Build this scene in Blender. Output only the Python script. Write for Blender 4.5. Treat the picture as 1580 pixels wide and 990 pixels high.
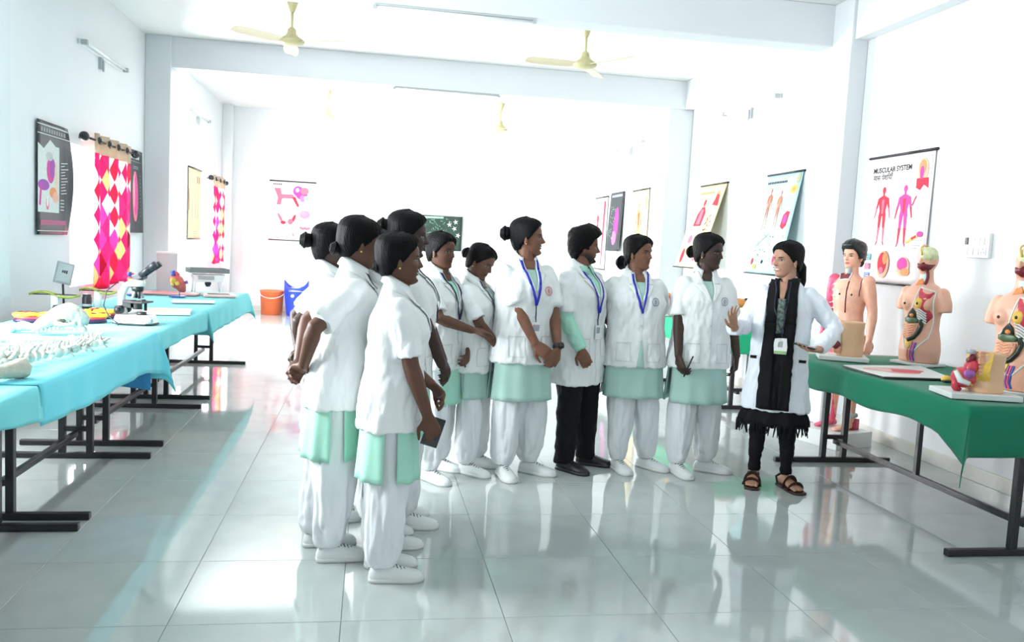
import bpy, bmesh, math, random
import numpy as np
from mathutils import Vector, Matrix, noise, bvhtree
random.seed(7)
for _o in list(bpy.data.objects): bpy.data.objects.remove(_o, do_unlink=True)
SC = bpy.context.scene
COL = SC.collection
PI = math.pi
R = math.radians

# ------------------------------------------------------------------ camera
CAM_H = 1.44
cam_d = bpy.data.cameras.new('camera')
cam_d.sensor_width = 36.0
cam_d.lens = 36.0 * 1302.43 / 1580.0
cam_d.clip_start = 0.05; cam_d.clip_end = 100
cam = bpy.data.objects.new('camera', cam_d); COL.objects.link(cam)
_r = Vector((0.98524538, -0.16336133, 0.05103548)); _u = Vector((-0.03565014, 0.09576439, 0.99476542)); _f = Vector((0.16739358, 0.98190746, -0.08852757))
_m = Matrix((_r, _u, -_f)).transposed().to_4x4(); _m.translation = (0, 0, CAM_H)
cam.matrix_world = _m
SC.camera = cam

# ------------------------------------------------------------------ world, light, exposure
wd = bpy.data.worlds.new('sky'); SC.world = wd; wd.use_nodes = True
wd.node_tree.nodes['Background'].inputs[0].default_value = (0.86, 0.93, 1.0, 1)
wd.node_tree.nodes['Background'].inputs[1].default_value = 2.0
vs = SC.view_settings
vs.view_transform = 'Standard'; vs.look = 'None'; vs.gamma = 1.0; vs.use_curve_mapping = False
vs.exposure = 0.15

def area_light(name, loc, rot, sx, sy, power, col=(1, 1, 1)):
    d = bpy.data.lights.new(name, 'AREA'); d.shape = 'RECTANGLE'; d.size = sx; d.size_y = sy
    d.energy = power; d.color = col
    o = bpy.data.objects.new(name, d); COL.objects.link(o); o.location = loc; o.rotation_euler = rot
    return o
# daylight in the window openings (two are added as fill: behind the pillar, behind the camera)
XL, XR, YB, YF, ZC = -2.70, 4.13, 16.2, -3.2, 3.70
DAY = (0.95, 0.985, 1.0)
area_light('daylight_near_window', (XL - 0.14, 4.65, 1.75), (0, R(-90), 0), 1.7, 2.5, 390, DAY)
area_light('daylight_curtain_window', (XL - 0.16, 9.06, 1.50), (0, R(-90), 0), 1.3, 1.6, 100, DAY)
area_light('far_bay_fill', (XL - 0.14, 12.05, 1.70), (0, R(-90), 0), 1.7, 1.7, 850, DAY)  # added lamp, unseen behind the pillar, brightens the far bay
area_light('daylight_far_window', (XL - 0.16, 15.25, 1.55), (0, R(-90), 0), 1.3, 1.3, 170, DAY)
area_light('front_fill', (0.9, YF - 0.12, 1.7), (R(90), 0, 0), 4.6, 1.8, 35, DAY)  # added fill lamp for the sides facing the camera

# ------------------------------------------------------------------ materials
MATS = {}
def mat(name, col, rough=0.5, spec=0.5, metal=0.0, noise_amt=0.0, noise_scale=8.0, bump=0.0, bump_scale=60.0, emis=None, alpha=None, trans=None, coat=0.0, sheen=0.0):
    if name in MATS: return MATS[name]
    m = bpy.data.materials.new(name); m.use_nodes = True
    nt = m.node_tree; b = nt.nodes['Principled BSDF']
    c = (*col, 1) if len(col) == 3 else col
    b.inputs['Base Color'].default_value = c
    b.inputs['Roughness'].default_value = rough
    b.inputs['Specular IOR Level'].default_value = spec
    b.inputs['Metallic'].default_value = metal
    b.inputs['Coat Weight'].default_value = coat
    b.inputs['Sheen Weight'].default_value = sheen
    m.diffuse_color = c
    tc = nt.nodes.new('ShaderNodeTexCoord')
    if noise_amt > 0:
        n = nt.nodes.new('ShaderNodeTexNoise'); n.inputs['Scale'].default_value = noise_scale; n.inputs['Detail'].default_value = 4
        nt.links.new(tc.outputs['Object'], n.inputs['Vector'])
        mr = nt.nodes.new('ShaderNodeMapRange'); mr.inputs[1].default_value = 0.3; mr.inputs[2].default_value = 0.7
        mr.inputs[3].default_value = 1 - noise_amt; mr.inputs[4].default_value = 1 + noise_amt
        nt.links.new(n.outputs['Fac'], mr.inputs[0])
        mx = nt.nodes.new('ShaderNodeVectorMath'); mx.operation = 'SCALE'
        mx.inputs[0].default_value = c[:3]
        nt.links.new(mr.outputs[0], mx.inputs['Scale']); nt.links.new(mx.outputs[0], b.inputs['Base Color'])
    if bump > 0:
        n2 = nt.nodes.new('ShaderNodeTexNoise'); n2.inputs['Scale'].default_value = bump_scale; n2.inputs['Detail'].default_value = 3
        nt.links.new(tc.outputs['Object'], n2.inputs['Vector'])
        bp = nt.nodes.new('ShaderNodeBump'); bp.inputs['Strength'].default_value = bump; bp.inputs['Distance'].default_value = 0.01
        nt.links.new(n2.outputs['Fac'], bp.inputs['Height']); nt.links.new(bp.outputs[0], b.inputs['Normal'])
    if emis:
        b.inputs['Emission Color'].default_value = (*emis[0], 1); b.inputs['Emission Strength'].default_value = emis[1]
    if trans:      # translucent cloth
        t = nt.nodes.new('ShaderNodeBsdfTranslucent'); t.inputs[0].default_value = c
        ms = nt.nodes.new('ShaderNodeMixShader'); ms.inputs[0].default_value = trans
        out = nt.nodes['Material Output']
        nt.links.new(b.outputs[0], ms.inputs[1]); nt.links.new(t.outputs[0], ms.inputs[2]); nt.links.new(ms.outputs[0], out.inputs[0])
    MATS[name] = m
    return m

def glass_mat():
    if 'pane' in MATS: return MATS['pane']
    m = bpy.data.materials.new('pane'); m.use_nodes = True; nt = m.node_tree
    nt.nodes.remove(nt.nodes['Principled BSDF'])
    t = nt.nodes.new('ShaderNodeBsdfTransparent'); g = nt.nodes.new('ShaderNodeBsdfGlossy'); g.inputs['Roughness'].default_value = 0.02
    fr = nt.nodes.new('ShaderNodeFresnel'); ms = nt.nodes.new('ShaderNodeMixShader')
    mu = nt.nodes.new('ShaderNodeMath'); mu.operation = 'MULTIPLY'; mu.inputs[1].default_value = .15; nt.links.new(fr.outputs[0], mu.inputs[0]); nt.links.new(mu.outputs[0], ms.inputs[0]); nt.links.new(t.outputs[0], ms.inputs[1]); nt.links.new(g.outputs[0], ms.inputs[2])
    nt.links.new(ms.outputs[0], nt.nodes['Material Output'].inputs[0])
    MATS['pane'] = m
    return m

# ------------------------------------------------------------------ mesh building
class MB:
    def __init__(s): s.v = []; s.f = []; s.m = []
    def add(s, vs, fs, m=0):
        o = len(s.v); s.v += [tuple(p) for p in vs]
        s.f += [tuple(i + o for i in f) for f in fs]; s.m += [m] * len(fs); return s
    def box(s, c, d, m=0, rot=None):
        x, y, z = d[0] / 2, d[1] / 2, d[2] / 2
        P = [Vector(p) for p in ((-x,-y,-z),(x,-y,-z),(x,y,-z),(-x,y,-z),(-x,-y,z),(x,-y,z),(x,y,z),(-x,y,z))]
        if rot is not None: P = [rot @ p for p in P]
        c = Vector(c)
        return s.add([p + c for p in P], [(3,2,1,0),(4,5,6,7),(0,1,5,4),(1,2,6,5),(2,3,7,6),(3,0,4,7)], m)
    def bb(s, a, b, m=0):
        return s.box([(a[i] + b[i]) / 2 for i in range(3)], [abs(b[i] - a[i]) for i in range(3)], m)
    def loft(s, rings, m=0, cap=True, closed=True):
        n = len(rings[0]); vs = [p for r in rings for p in r]; fs = []
        for i in range(len(rings) - 1):
            for j in range(n if closed else n - 1):
                k = (j + 1) % n
                fs.append((i*n+j, i*n+k, (i+1)*n+k, (i+1)*n+j))
        if cap and closed:
            fs.append(tuple(range(n - 1, -1, -1))); fs.append(tuple((len(rings)-1)*n + j for j in range(n)))
        return s.add(vs, fs, m)
    def tube(s, pts, rad, n=10, m=0, ref=None, cap=True, flat=1.0):
        pts = [Vector(p) for p in pts]
        if not hasattr(rad, '__len__'): rad = [rad] * len(pts)
        T = []
        for i in range(len(pts)):
            a = pts[max(i-1, 0)]; b = pts[min(i+1, len(pts)-1)]
            t = (b - a); T.append(t.normalized() if t.length > 1e-9 else Vector((0,0,1)))
        up = Vector(ref) if ref is not None else (Vector((0,0,1)) if abs(T[0].z) < .9 else Vector((0,1,0)))
        u = (up - T[0] * up.dot(T[0])).normalized()
        rings = []
        for p, t, r in zip(pts, T, rad):
            u = (u - t * u.dot(t)).normalized(); w = t.cross(u)
            ra, rb = (r if hasattr(r, '__len__') else (r, r * flat))
            rings.append([p + u * (math.cos(a) * rb) + w * (math.sin(a) * ra) for a in (2*PI*k/n for k in range(n))])
        return s.loft(rings, m, cap)
    def ell(s, c, r, m=0, nu=16, nv=10, rot=None):
        if not hasattr(r, '__len__'): r = (r, r, r)
        c = Vector(c); vs = []; fs = []
        def tr(p):
            p = Vector(p)
            return (rot @ p if rot is not None else p) + c
        vs.append(tr((0, 0, r[2])))
        for i in range(1, nv):
            th = PI * i / nv
            for j in range(nu):
                ph = 2*PI*j/nu
                vs.append(tr((r[0]*math.sin(th)*math.cos(ph), r[1]*math.sin(th)*math.sin(ph), r[2]*math.cos(th))))
        vs.append(tr((0, 0, -r[2]))); L = len(vs) - 1
        for j in range(nu): fs.append((0, 1+j, 1+(j+1) % nu))
        for i in range(nv - 2):
            for j in range(nu):
                a = 1+i*nu+j; b = 1+i*nu+(j+1) % nu
                fs.append((a, a+nu, b+nu, b))
        for j in range(nu): fs.append((L, 1+(nv-2)*nu+(j+1) % nu, 1+(nv-2)*nu+j))
        return s.add(vs, fs, m)
    def lathe(s, prof, c=(0,0,0), n=20, m=0, rot=None):
        c = Vector(c)
        rings = []
        for r, z in prof:
            rings.append([((rot @ Vector((r*math.cos(a), r*math.sin(a), z))) if rot is not None else Vector((r*math.cos(a), r*math.sin(a), z))) + c for a in (2*PI*k/n for k in range(n))])
        return s.loft(rings, m, True)
    def cyl(s, a, b, r, n=14, m=0, r2=None): return s.tube([a, b], [r, r if r2 is None else r2], n, m)
    def prism(s, poly, fn0, fn1, m=0):
        n = len(poly); vs = [fn0(p) for p in poly] + [fn1(p) for p in poly]
        fs = [tuple(range(n - 1, -1, -1)), tuple(range(n, 2*n))] + [(i, (i+1) % n, n+(i+1) % n, n+i) for i in range(n)]
        return s.add(vs, fs, m)
    def mesh(s, name):
        me = bpy.data.meshes.new(name); me.from_pydata([tuple(p) for p in s.v], [], s.f)
        me.polygons.foreach_set('material_index', s.m); me.update(); return me
    def build(s, name, mats, parent=None, smooth=False, bevel=0):
        me = s.mesh(name)
        return link(name, me, mats, parent, smooth, bevel)

def link(name, me, mats, parent=None, smooth=False, bevel=0):
    if not isinstance(mats, (list, tuple)): mats = [mats]
    for m in mats: me.materials.append(m)
    if smooth: me.polygons.foreach_set('use_smooth', [True] * len(me.polygons))
    o = bpy.data.objects.new(name, me); COL.objects.link(o)
    if parent is not None: o.parent = parent
    if bevel:
        bv = o.modifiers.new('bevel', 'BEVEL'); bv.width = bevel; bv.segments = 2; bv.limit_method = 'ANGLE'
    return o
def empty(name, loc=(0,0,0), rz=0, sc=1.0):
    o = bpy.data.objects.new(name, None); COL.objects.link(o); o.location = loc; o.rotation_euler = (0, 0, rz); o.scale = (sc, sc, sc)
    o.empty_display_size = 0.1
    return o
def tag(o, label, cat, group=None, kind=None):
    o['label'] = label; o['category'] = cat
    if group: o['group'] = group
    if kind: o['kind'] = kind
    return o
def struct(o, label=None, cat=None):
    o['kind'] = 'structure'
    if label: o['label'] = label
    if cat: o['category'] = cat
    return o
def copy_tree(o, parent=None):
    c = o.copy(); COL.objects.link(c); c.parent = parent
    for ch in list(o.children): copy_tree(ch, c)
    return c
def remesh(mb, voxel, smooth_it=4):
    me = mb.mesh('tmp'); o = bpy.data.objects.new('tmp', me); COL.objects.link(o)
    r = o.modifiers.new('r', 'REMESH'); r.mode = 'VOXEL'; r.voxel_size = voxel
    if smooth_it:
        sm = o.modifiers.new('s', 'SMOOTH'); sm.iterations = smooth_it; sm.factor = 0.5
    dg = bpy.context.evaluated_depsgraph_get()
    out = bpy.data.meshes.new_from_object(o.evaluated_get(dg))
    bpy.data.objects.remove(o, do_unlink=True); bpy.data.meshes.remove(me)
    out.materials.clear()
    return out
def mcoords(me):
    a = np.empty(len(me.vertices) * 3, np.float64); me.vertices.foreach_get('co', a); return a.reshape(-1, 3)
def mnormals(me):
    a = np.empty(len(me.vertices) * 3, np.float32); me.vertices.foreach_get('normal', a); return a.reshape(-1, 3)
def wrinkle(me, amp, fx, fz, seed, zmask=None):
    co = mcoords(me); no = mnormals(me)
    d = np.empty(len(co))
    for i, (x, y, z) in enumerate(co):
        d[i] = noise.fractal(Vector((x*fx + seed, y*fx - seed, z*fz)), 0.7, 2.1, 3)
    if zmask is not None: d *= zmask(co)
    co = co + no * (d * amp)[:, None]
    me.vertices.foreach_set('co', co.astype(np.float32).ravel()); me.update()
def bvh_of(me):
    return bvhtree.BVHTree.FromPolygons([v.co[:] for v in me.vertices], [p.vertices[:] for p in me.polygons])
# ------------------------------------------------------------------ the room
M_WALL = mat('wall_paint', (0.71, 0.735, 0.75), 0.55, 0.3, noise_amt=0.012, noise_scale=1.2)
M_CEIL = mat('ceiling_paint', (0.78, 0.79, 0.78), 0.6, 0.3, noise_amt=0.01, noise_scale=1.5)
M_BEAM = mat('beam_paint', (0.66, 0.69, 0.71), 0.55, 0.3, noise_amt=0.012, noise_scale=1.5)
M_GROUT = mat('grout', (0.30, 0.32, 0.31), 0.8)
M_TILE = mat('vitrified_tile', (0.44, 0.485, 0.47), 0.06, 0.9, noise_amt=0.05, noise_scale=5.0)
M_BASE = mat('skirting_tile', (0.62, 0.62, 0.57), 0.12, 0.5, noise_amt=0.04)
M_WHITEM = mat('white_enamel', (0.85, 0.86, 0.86), 0.35)
M_BLACK = mat('black_paint', (0.012, 0.012, 0.014), 0.35, 0.5)
M_DARK = mat('dark_plastic', (0.02, 0.02, 0.025), 0.4)

fl = MB(); fl.bb((XL, YF, -0.12), (XR, YB, -0.004)); floor = struct(fl.build('floor', M_GROUT), 'pale grey polished vitrified tile floor', 'floor')
TS = 0.624; TX0, TY0 = -0.6864, 3.1208
tile_cache = {}
i0 = math.floor((XL - TX0) / TS); i1 = math.ceil((XR - TX0) / TS)
j0 = math.floor((1.6 - TY0) / TS); j1 = math.ceil((YB - TY0) / TS)
for j in range(j0, j1):
    for i in range(i0, i1):
        xa = max(XL, TX0 + i*TS); xb = min(XR, TX0 + (i+1)*TS); ya = TY0 + j*TS; yb = min(YB, TY0 + (j+1)*TS)
        if xb - xa < 0.02 or yb - ya < 0.02: continue
        key = (round(xb - xa, 3), round(yb - ya, 3))
        if key not in tile_cache:
            g = 0.0011; w, d = key
            t = MB(); hx, hy = w/2 - g, d/2 - g; b_ = 0.0012
            t.add([(-hx,-hy,-.0035),(hx,-hy,-.0035),(hx,hy,-.0035),(-hx,hy,-.0035),(-hx,-hy,-b_),(hx,-hy,-b_),(hx,hy,-b_),(-hx,hy,-b_),
                   (-hx+b_,-hy+b_,0),(hx-b_,-hy+b_,0),(hx-b_,hy-b_,0),(-hx+b_,hy-b_,0)],
                  [(0,1,5,4),(1,2,6,5),(2,3,7,6),(3,0,4,7),(4,5,9,8),(5,6,10,9),(6,7,11,10),(7,4,8,11),(8,9,10,11)])
            me = t.mesh('tile'); me.materials.append(M_TILE); tile_cache[key] = me
        o = bpy.data.objects.new('tile', tile_cache[key]); COL.objects.link(o); o.parent = floor
        o.location = ((xa + xb)/2, (ya + yb)/2, 0)
        o.rotation_euler = (random.uniform(-1, 1)*0.0007, random.uniform(-1, 1)*0.0007, 0)
rear = MB(); rear.bb((XL, YF, -0.0035), (XR, TY0 + j0*TS - .001, 0)); rear.build('tile_field', M_TILE, floor)

c = MB(); c.bb((XL - .3, YF - .3, ZC), (XR + .3, YB + .3, ZC + .2)); struct(c.build('ceiling', M_CEIL), 'flat white painted ceiling', 'ceiling')
def wall_with_holes(name, axis_x, a0, a1, holes, thick, label):
    # wall in a plane of constant x (axis_x) running along y from a0 to a1; holes = (y0, y1, z0, z1)
    m = MB(); xs = sorted((axis_x, axis_x + thick))
    ys = a0
    for (h0, h1, z0, z1) in sorted(holes):
        m.bb((xs[0], ys, 0), (xs[1], h0, ZC)); m.bb((xs[0], h0, 0), (xs[1], h1, z0)); m.bb((xs[0], h0, z1), (xs[1], h1, ZC)); ys = h1
    m.bb((xs[0], ys, 0), (xs[1], a1, ZC))
    return struct(m.build(name, M_WALL), label, 'wall')
WIN = {1: (8.26, 9.86, .86, 2.16), 2: (14.6, 15.9, .92, 2.2), 3: (11.2, 12.9, .86, 2.55), 4: (3.4, 5.9, .9, 2.6)}
wall_with_holes('wall_left', XL, YF, YB, list(WIN.values()), -0.2, 'white painted wall with curtained windows')
m = MB(); m.bb((XR, YF, 0), (XR + .2, YB, ZC)); struct(m.build('wall_right', M_WALL), 'bright white wall hung with anatomy charts', 'wall')
m = MB(); m.bb((XL - .2, YB, 0), (XR + .2, YB + .2, ZC)); struct(m.build('wall_back', M_WALL), 'far white end wall', 'wall')
m = MB(); m.bb((XL - .2, YF - .2, 0), (-1.5, YF, ZC)); m.bb((3.3, YF - .2, 0), (XR + .2, YF, ZC)); m.bb((-1.5, YF - .2, 0), (3.3, YF, .8)); m.bb((-1.5, YF - .2, 2.7), (3.3, YF, ZC))
struct(m.build('wall_front', M_WALL), 'white wall behind the camera', 'wall')

def window(n, x, y0, y1, z0, z1, label, nbar=2):
    root = empty('window_%d' % n, (x, (y0+y1)/2, z0)); struct(root, label, 'window')
    w = y1 - y0; h = z1 - z0; f = MB(); t = .05
    f.bb((-.12, -w/2, 0), (-.06, -w/2 + t, h)); f.bb((-.12, w/2 - t, 0), (-.06, w/2, h)); f.bb((-.12, -w/2 + t, 0), (-.06, w/2 - t, t)); f.bb((-.12, -w/2 + t, h - t), (-.06, w/2 - t, h))
    f.build('window_frame', M_WHITEM, root)
    step = (w - 2*t) / nbar
    for k in range(nbar):
        a = -w/2 + t + k*step
        p = MB(); p.bb((-.095, a + .02, t), (-.09, a + step - .02, h - t)); p.build('pane', glass_mat(), root)
        if k: mm = MB(); mm.bb((-.12, a - .02, t), (-.06, a + .02, h - t)); mm.build('mullion', M_WHITEM, root)
    return root
window(1, XL, *WIN[1], 'bright window half covered by the nearer pink curtain')
window(2, XL, *WIN[2], 'bright window behind the far pink curtain')
window(3, XL, *WIN[3], 'added window hidden behind the grey pillar to light the far bay')  # added opening for the far bay lamp, out of view
window(4, XL, *WIN[4], 'wide bright window beside the near blue table', 4)
def fill_window():  # added window around the fill lamp, out of view
    root = empty('window_5', (0.9, YF, .8)); struct(root, 'added wide window behind the camera for fill light', 'window')
    f = MB(); w, h, t = 4.8, 1.9, .06
    f.bb((-w/2, -.12, 0), (-w/2 + t, -.06, h)); f.bb((w/2 - t, -.12, 0), (w/2, -.06, h)); f.bb((-w/2, -.12, 0), (w/2, -.06, t)); f.bb((-w/2, -.12, h - t), (w/2, -.06, h))
    f.build('window_frame', M_WHITEM, root)
    for k in range(4):
        p = MB(); a = -w/2 + t + k*(w - 2*t)/4; p.bb((a + .02, -.095, t), (a + (w - 2*t)/4 - .02, -.09, h - t)); p.build('pane', glass_mat(), root)
fill_window()

# pillars and beams
def pillar(x0, x1, y0, y1, label):
    m = MB(); m.bb((x0, y0, 0), (x1, y1, ZC)); o = m.build('pillar', M_BEAM, bevel=.008); struct(o, label, 'pillar')
pillar(XL, -2.41, 10.75, 11.1, 'pale grey pillar on the left wall beside the black chart')
pillar(XL, -2.56, 6.05, 6.62, 'pillar at the left edge of the picture')
pillar(3.80, XR, 10.82, 11.15, 'pale grey pillar on the right wall before the far bay')
pillar(3.97, XR, 6.82, 7.36, 'white pillar on the right wall beside the big muscle chart')
pillar(XL, -2.52, 16.0, YB, 'slim pillar in the far left corner')
pillar(3.9, XR, 15.9, YB, 'slim pillar in the far right corner')
def beam(y0, y1, label):
    m = MB(); m.bb((XL, y0, 3.34), (XR, y1, ZC)); struct(m.build('ceiling_beam', M_BEAM, bevel=.008), label, 'beam')
beam(7.12, 7.36, 'nearer white ceiling beam crossing the room'); beam(10.78, 11.05, 'grey ceiling beam before the far bay'); beam(3.4, 3.66, 'ceiling beam above the near tables')
for a, b, lab in ((7.36, 10.82, 'ledge beam along the right wall of the middle bay'), (3.66, 6.82, 'ledge beam along the right wall above the muscle chart'), (11.15, 15.9, 'ledge beam along the right wall of the far bay')):
    m = MB(); m.bb((4.0, a, 3.34), (XR, b, ZC)); struct(m.build('ceiling_beam', M_WALL, bevel=.006), lab, 'beam')
def base(name, a, b, label):
    m = MB(); m.bb(a, b); struct(m.build(name, M_BASE, bevel=.003), label, 'baseboard')
base('baseboard_right', (XR - .015, YF, 0), (XR, YB, .1), 'beige tile skirting along the right wall')
base('baseboard_left', (XL, YF, 0), (XL + .015, YB, .1), 'beige tile skirting along the left wall')
base('baseboard_back', (XL, YB - .015, 0), (XR, YB, .1), 'beige tile skirting along the far wall')

# ------------------------------------------------------------------ fans, tube lights, switchboard
M_FAN = mat('cream_enamel', (0.50, 0.45, 0.24), 0.35)
M_BLADE = mat('ivory_blade', (0.62, 0.55, 0.38), 0.4)
def fan(x, y, rot, label):
    root = empty('ceiling_fan', (x, y, ZC), rot); tag(root, label, 'fan', 'ceiling fans')
    a = MB(); a.lathe([(.012, 0), (.055, 0), (.06, -.02), (.045, -.06), (.022, -.13), (.012, -.13)], n=18); a.build('canopy', M_FAN, root, True)
    a = MB(); a.cyl((0, 0, -.1), (0, 0, -.34), .013); a.build('downrod', M_FAN, root, True)
    a = MB(); a.lathe([(.015, -.27), (.04, -.29), (.045, -.33), (.07, -.36), (.115, -.385), (.125, -.405), (.115, -.425), (.06, -.44), (.01, -.445)], n=24); a.build('motor', M_FAN, root, True)
    for k in range(3):
        an = 2*PI*k/3; ca, sa = math.cos(an), math.sin(an); b = MB()
        rows = []
        for t in range(9):
            r = .11 + .50*t/8; wd = (.045 if t == 0 else .062 + .012*math.sin(t/8*PI)) * (1 if t < 8 else .75)
            rows.append([Vector((r*ca - s*sa, r*sa + s*ca, -.405 + s*.22 + dz)) for s, dz in ((-wd, 0), (0, .004), (wd, 0), (wd, -.005), (0, -.001), (-wd, -.005))])
        b.loft(rows); b.build('blade', M_BLADE, root, False)
fan(-0.83, 8.62, R(96), 'cream ceiling fan in the left of the middle bay')
fan(2.06, 8.50, R(62), 'cream ceiling fan in the right of the middle bay')
fan(-0.76, 13.75, R(82), 'small cream ceiling fan in the left of the far bay')
fan(1.97, 13.65, R(60), 'small cream ceiling fan in the right of the far bay')
M_TUBE = mat('tube_glass', (0.9, 0.92, 0.92), 0.15, noise_amt=.01)
M_GREYM = mat('grey_metal', (0.42, 0.44, 0.45), 0.45)
def tube_light(loc, rz, label, tilt=0, down=False):
    root = empty('tube_light', loc, rz); tag(root, label, 'tube light', 'wall tube lights')
    L = .66
    a = MB()
    if not down:
        a.bb((-L, -.035, -.02), (L, 0, .03)); a.build('batten', M_WHITEM, root, bevel=.004)
        for s in (-1, 1):
            a = MB(); a.bb((s*L - .02, -.085, -.022), (s*L + .02, -.03, .022)); a.build('end_holder', M_GREYM, root)
        a = MB(); a.cyl((-L, -.06, 0), (L, -.06, 0), .014); a.build('tube', M_TUBE, root, True)
        a = MB(); a.bb((-.07, -.03, -.13), (.0, 0, -.02)); a.bb((-.045, -.045, -.15), (-.02, -.03, -.04)); a.build('ballast_box', M_GREYM, root)
    else:
        a.bb((-L, -.02, -.016), (L, .02, 0)); a.build('batten', M_GREYM, root, bevel=.003)
        a = MB(); a.cyl((-L, 0, -.026), (L, 0, -.026), .010); a.build('tube', M_TUBE, root, True)
        for s in (-1, 1):
            a = MB(); a.bb((s*L - .015, -.015, -.04), (s*L + .015, .015, -.012)); a.build('end_holder', M_GREYM, root)
tube_light((XL, 9.1, 3.09), R(90), 'tube light on the left wall above the curtain rod')
tube_light((XR, 9.0, 3.12), R(-90), 'tube light on the right wall above the two hanging charts')
tube_light((XL, 13.8, 3.18), R(90), 'faint tube light on the left wall of the far bay')
tube_light((XR, 13.4, 3.15), R(-90), 'faint tube light on the right wall of the far bay')
tube_light((0.87, 10.82, 3.34), 0, 'tube light under the far ceiling beam', down=True)
tube_light((0.62, 7.15, 3.34), 0, 'tube light under the nearer ceiling beam', down=True)

M_SW = mat('switch_white', (0.83, 0.84, 0.83), 0.35)
def switchboard(y, z):
    root = empty('switchboard', (XR, y, z), R(-90)); tag(root, 'white switchboard on the right wall beside the muscle chart', 'switchboard')
    a = MB(); a.bb((-.13, -.03, -.085), (.13, 0, .085)); a.build('plate', M_SW, root, bevel=.005)
    for i, (x, zz, w, h, mt) in enumerate([(-.085, .03, .03, .05, M_DARK), (-.03, .035, .05, .035, M_WHITEM), (.03, .03, .03, .05, M_WHITEM), (.075, .03, .03, .05, M_WHITEM), (-.085, -.04, .035, .05, M_WHITEM), (-.03, -.04, .035, .05, M_WHITEM), (.025, -.04, .03, .045, M_WHITEM), (.085, -.04, .05, .055, M_WHITEM)]):
        a = MB(); a.bb((x - w/2, -.037, zz - h/2), (x + w/2, -.028, zz + h/2)); o = a.build('switch', mt, root, bevel=.003)
    a = MB()
    for dx, dz in ((0, .014), (-.012, -.008), (.012, -.008)): a.cyl((.085 + dx, -.0385, -.04 + dz), (.085 + dx, -.036, -.04 + dz), .0045, 8)
    a.build('socket_holes', M_DARK, root)
switchboard(5.24, 1.605)
for k, (y, lab) in enumerate(((9.04, 'small wall socket left of the pale blue chart, farther of two'), (8.86, 'small wall socket left of the pale blue chart, nearer of two'))):
    root = empty('wall_socket', (XR, y, 1.64), R(-90)); tag(root, lab, 'socket')
    a = MB(); a.bb((-.035, -.012, -.05), (.035, 0, .05)); a.build('plate', M_SW, root, bevel=.003)
    a = MB(); a.bb((-.008, -.018, -.03), (.008, -.01, .03)); a.build('switch', M_GREYM, root)
# ------------------------------------------------------------------ tables and cloths
TZ = 0.765
M_TOP = mat('table_board', (0.30, 0.22, 0.15), 0.5, noise_amt=.1)
def cloth_mat(name, col):
    m = mat(name, col, 0.85, 0.15, noise_amt=.03, noise_scale=4, bump=.15, bump_scale=300, sheen=.15)
    return m
M_CYAN = cloth_mat('cyan_cloth', (0.125, 0.56, 0.66))
M_CYAN2 = cloth_mat('turquoise_cloth', (0.15, 0.58, 0.62))
M_CYAN_SHADE = cloth_mat('cyan_cloth_shade', (0.05, 0.27, 0.56))  # cyan cloth with shade put into its colour
M_GREEN = cloth_mat('green_cloth', (0.008, 0.175, 0.095))
M_LGREEN = cloth_mat('light_green_cloth', (0.02, 0.42, 0.20))

def table(cx, y0, y1, w, label, post=0.08, foot=0.44, mid=False, ends=(True, True), fo=(0.12, 0.12), group=None, footc=None):
    """steel table: end frames (foot bar, two posts, cross bar), long stretcher, top"""
    root = empty('table', (cx, (y0+y1)/2, 0)); tag(root, label, 'table', group)
    L = (y1 - y0)/2; fc = 0 if footc is None else footc - cx
    t = MB(); t.bb((-w/2, -L, TZ - .03), (w/2, L, TZ)); t.build('table_top', M_TOP, root)
    a = MB(); r = .02
    for s in (-1, 1):
        a.bb((s*(w/2 - .025) - r, -L, TZ - .07), (s*(w/2 - .025) + r, L, TZ - .031)); a.bb((-w/2 + .045, s*(L - .02) - r, TZ - .07), (w/2 - .045, s*(L - .02) + r, TZ - .031))
    a.build('top_frame', M_BLACK, root)
    ys = []
    for s, on, f in ((-1, ends[0], fo[0]), (1, ends[1], fo[1])):
        if not on: continue
        y = s*(L - f); ys.append(y)
        a = MB(); a.bb((fc - foot, y - .019, 0.002), (fc + foot, y + .019, .036)); a.build('foot_bar', M_BLACK, root, bevel=.004)
        for p in (-post, post):
            a = MB(); a.bb((fc + p - .019, y - .019, .0355), (fc + p + .019, y + .019, TZ - .03)); a.build('leg', M_BLACK, root, bevel=.003)
        a = MB(); a.bb((fc - post + .019, y - .014, .17), (fc + post - .019, y + .014, .2)); a.build('cross_bar', M_BLACK, root)
    a = MB(); ya = ys[0] if ys else -L; yb = ys[-1] if len(ys) > 1 else L
    a.bb((fc - .016, ya + .014, .14), (fc + .016, yb - .014, .172)); a.build('stretcher', M_BLACK, root, bevel=.003)
    if mid:
        a = MB(); a.bb((fc - .014, -.1 - .014, .172), (fc + .014, -.1 + .014, TZ - .031)); a.build('mid_post', M_BLACK, root)
    return root

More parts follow.
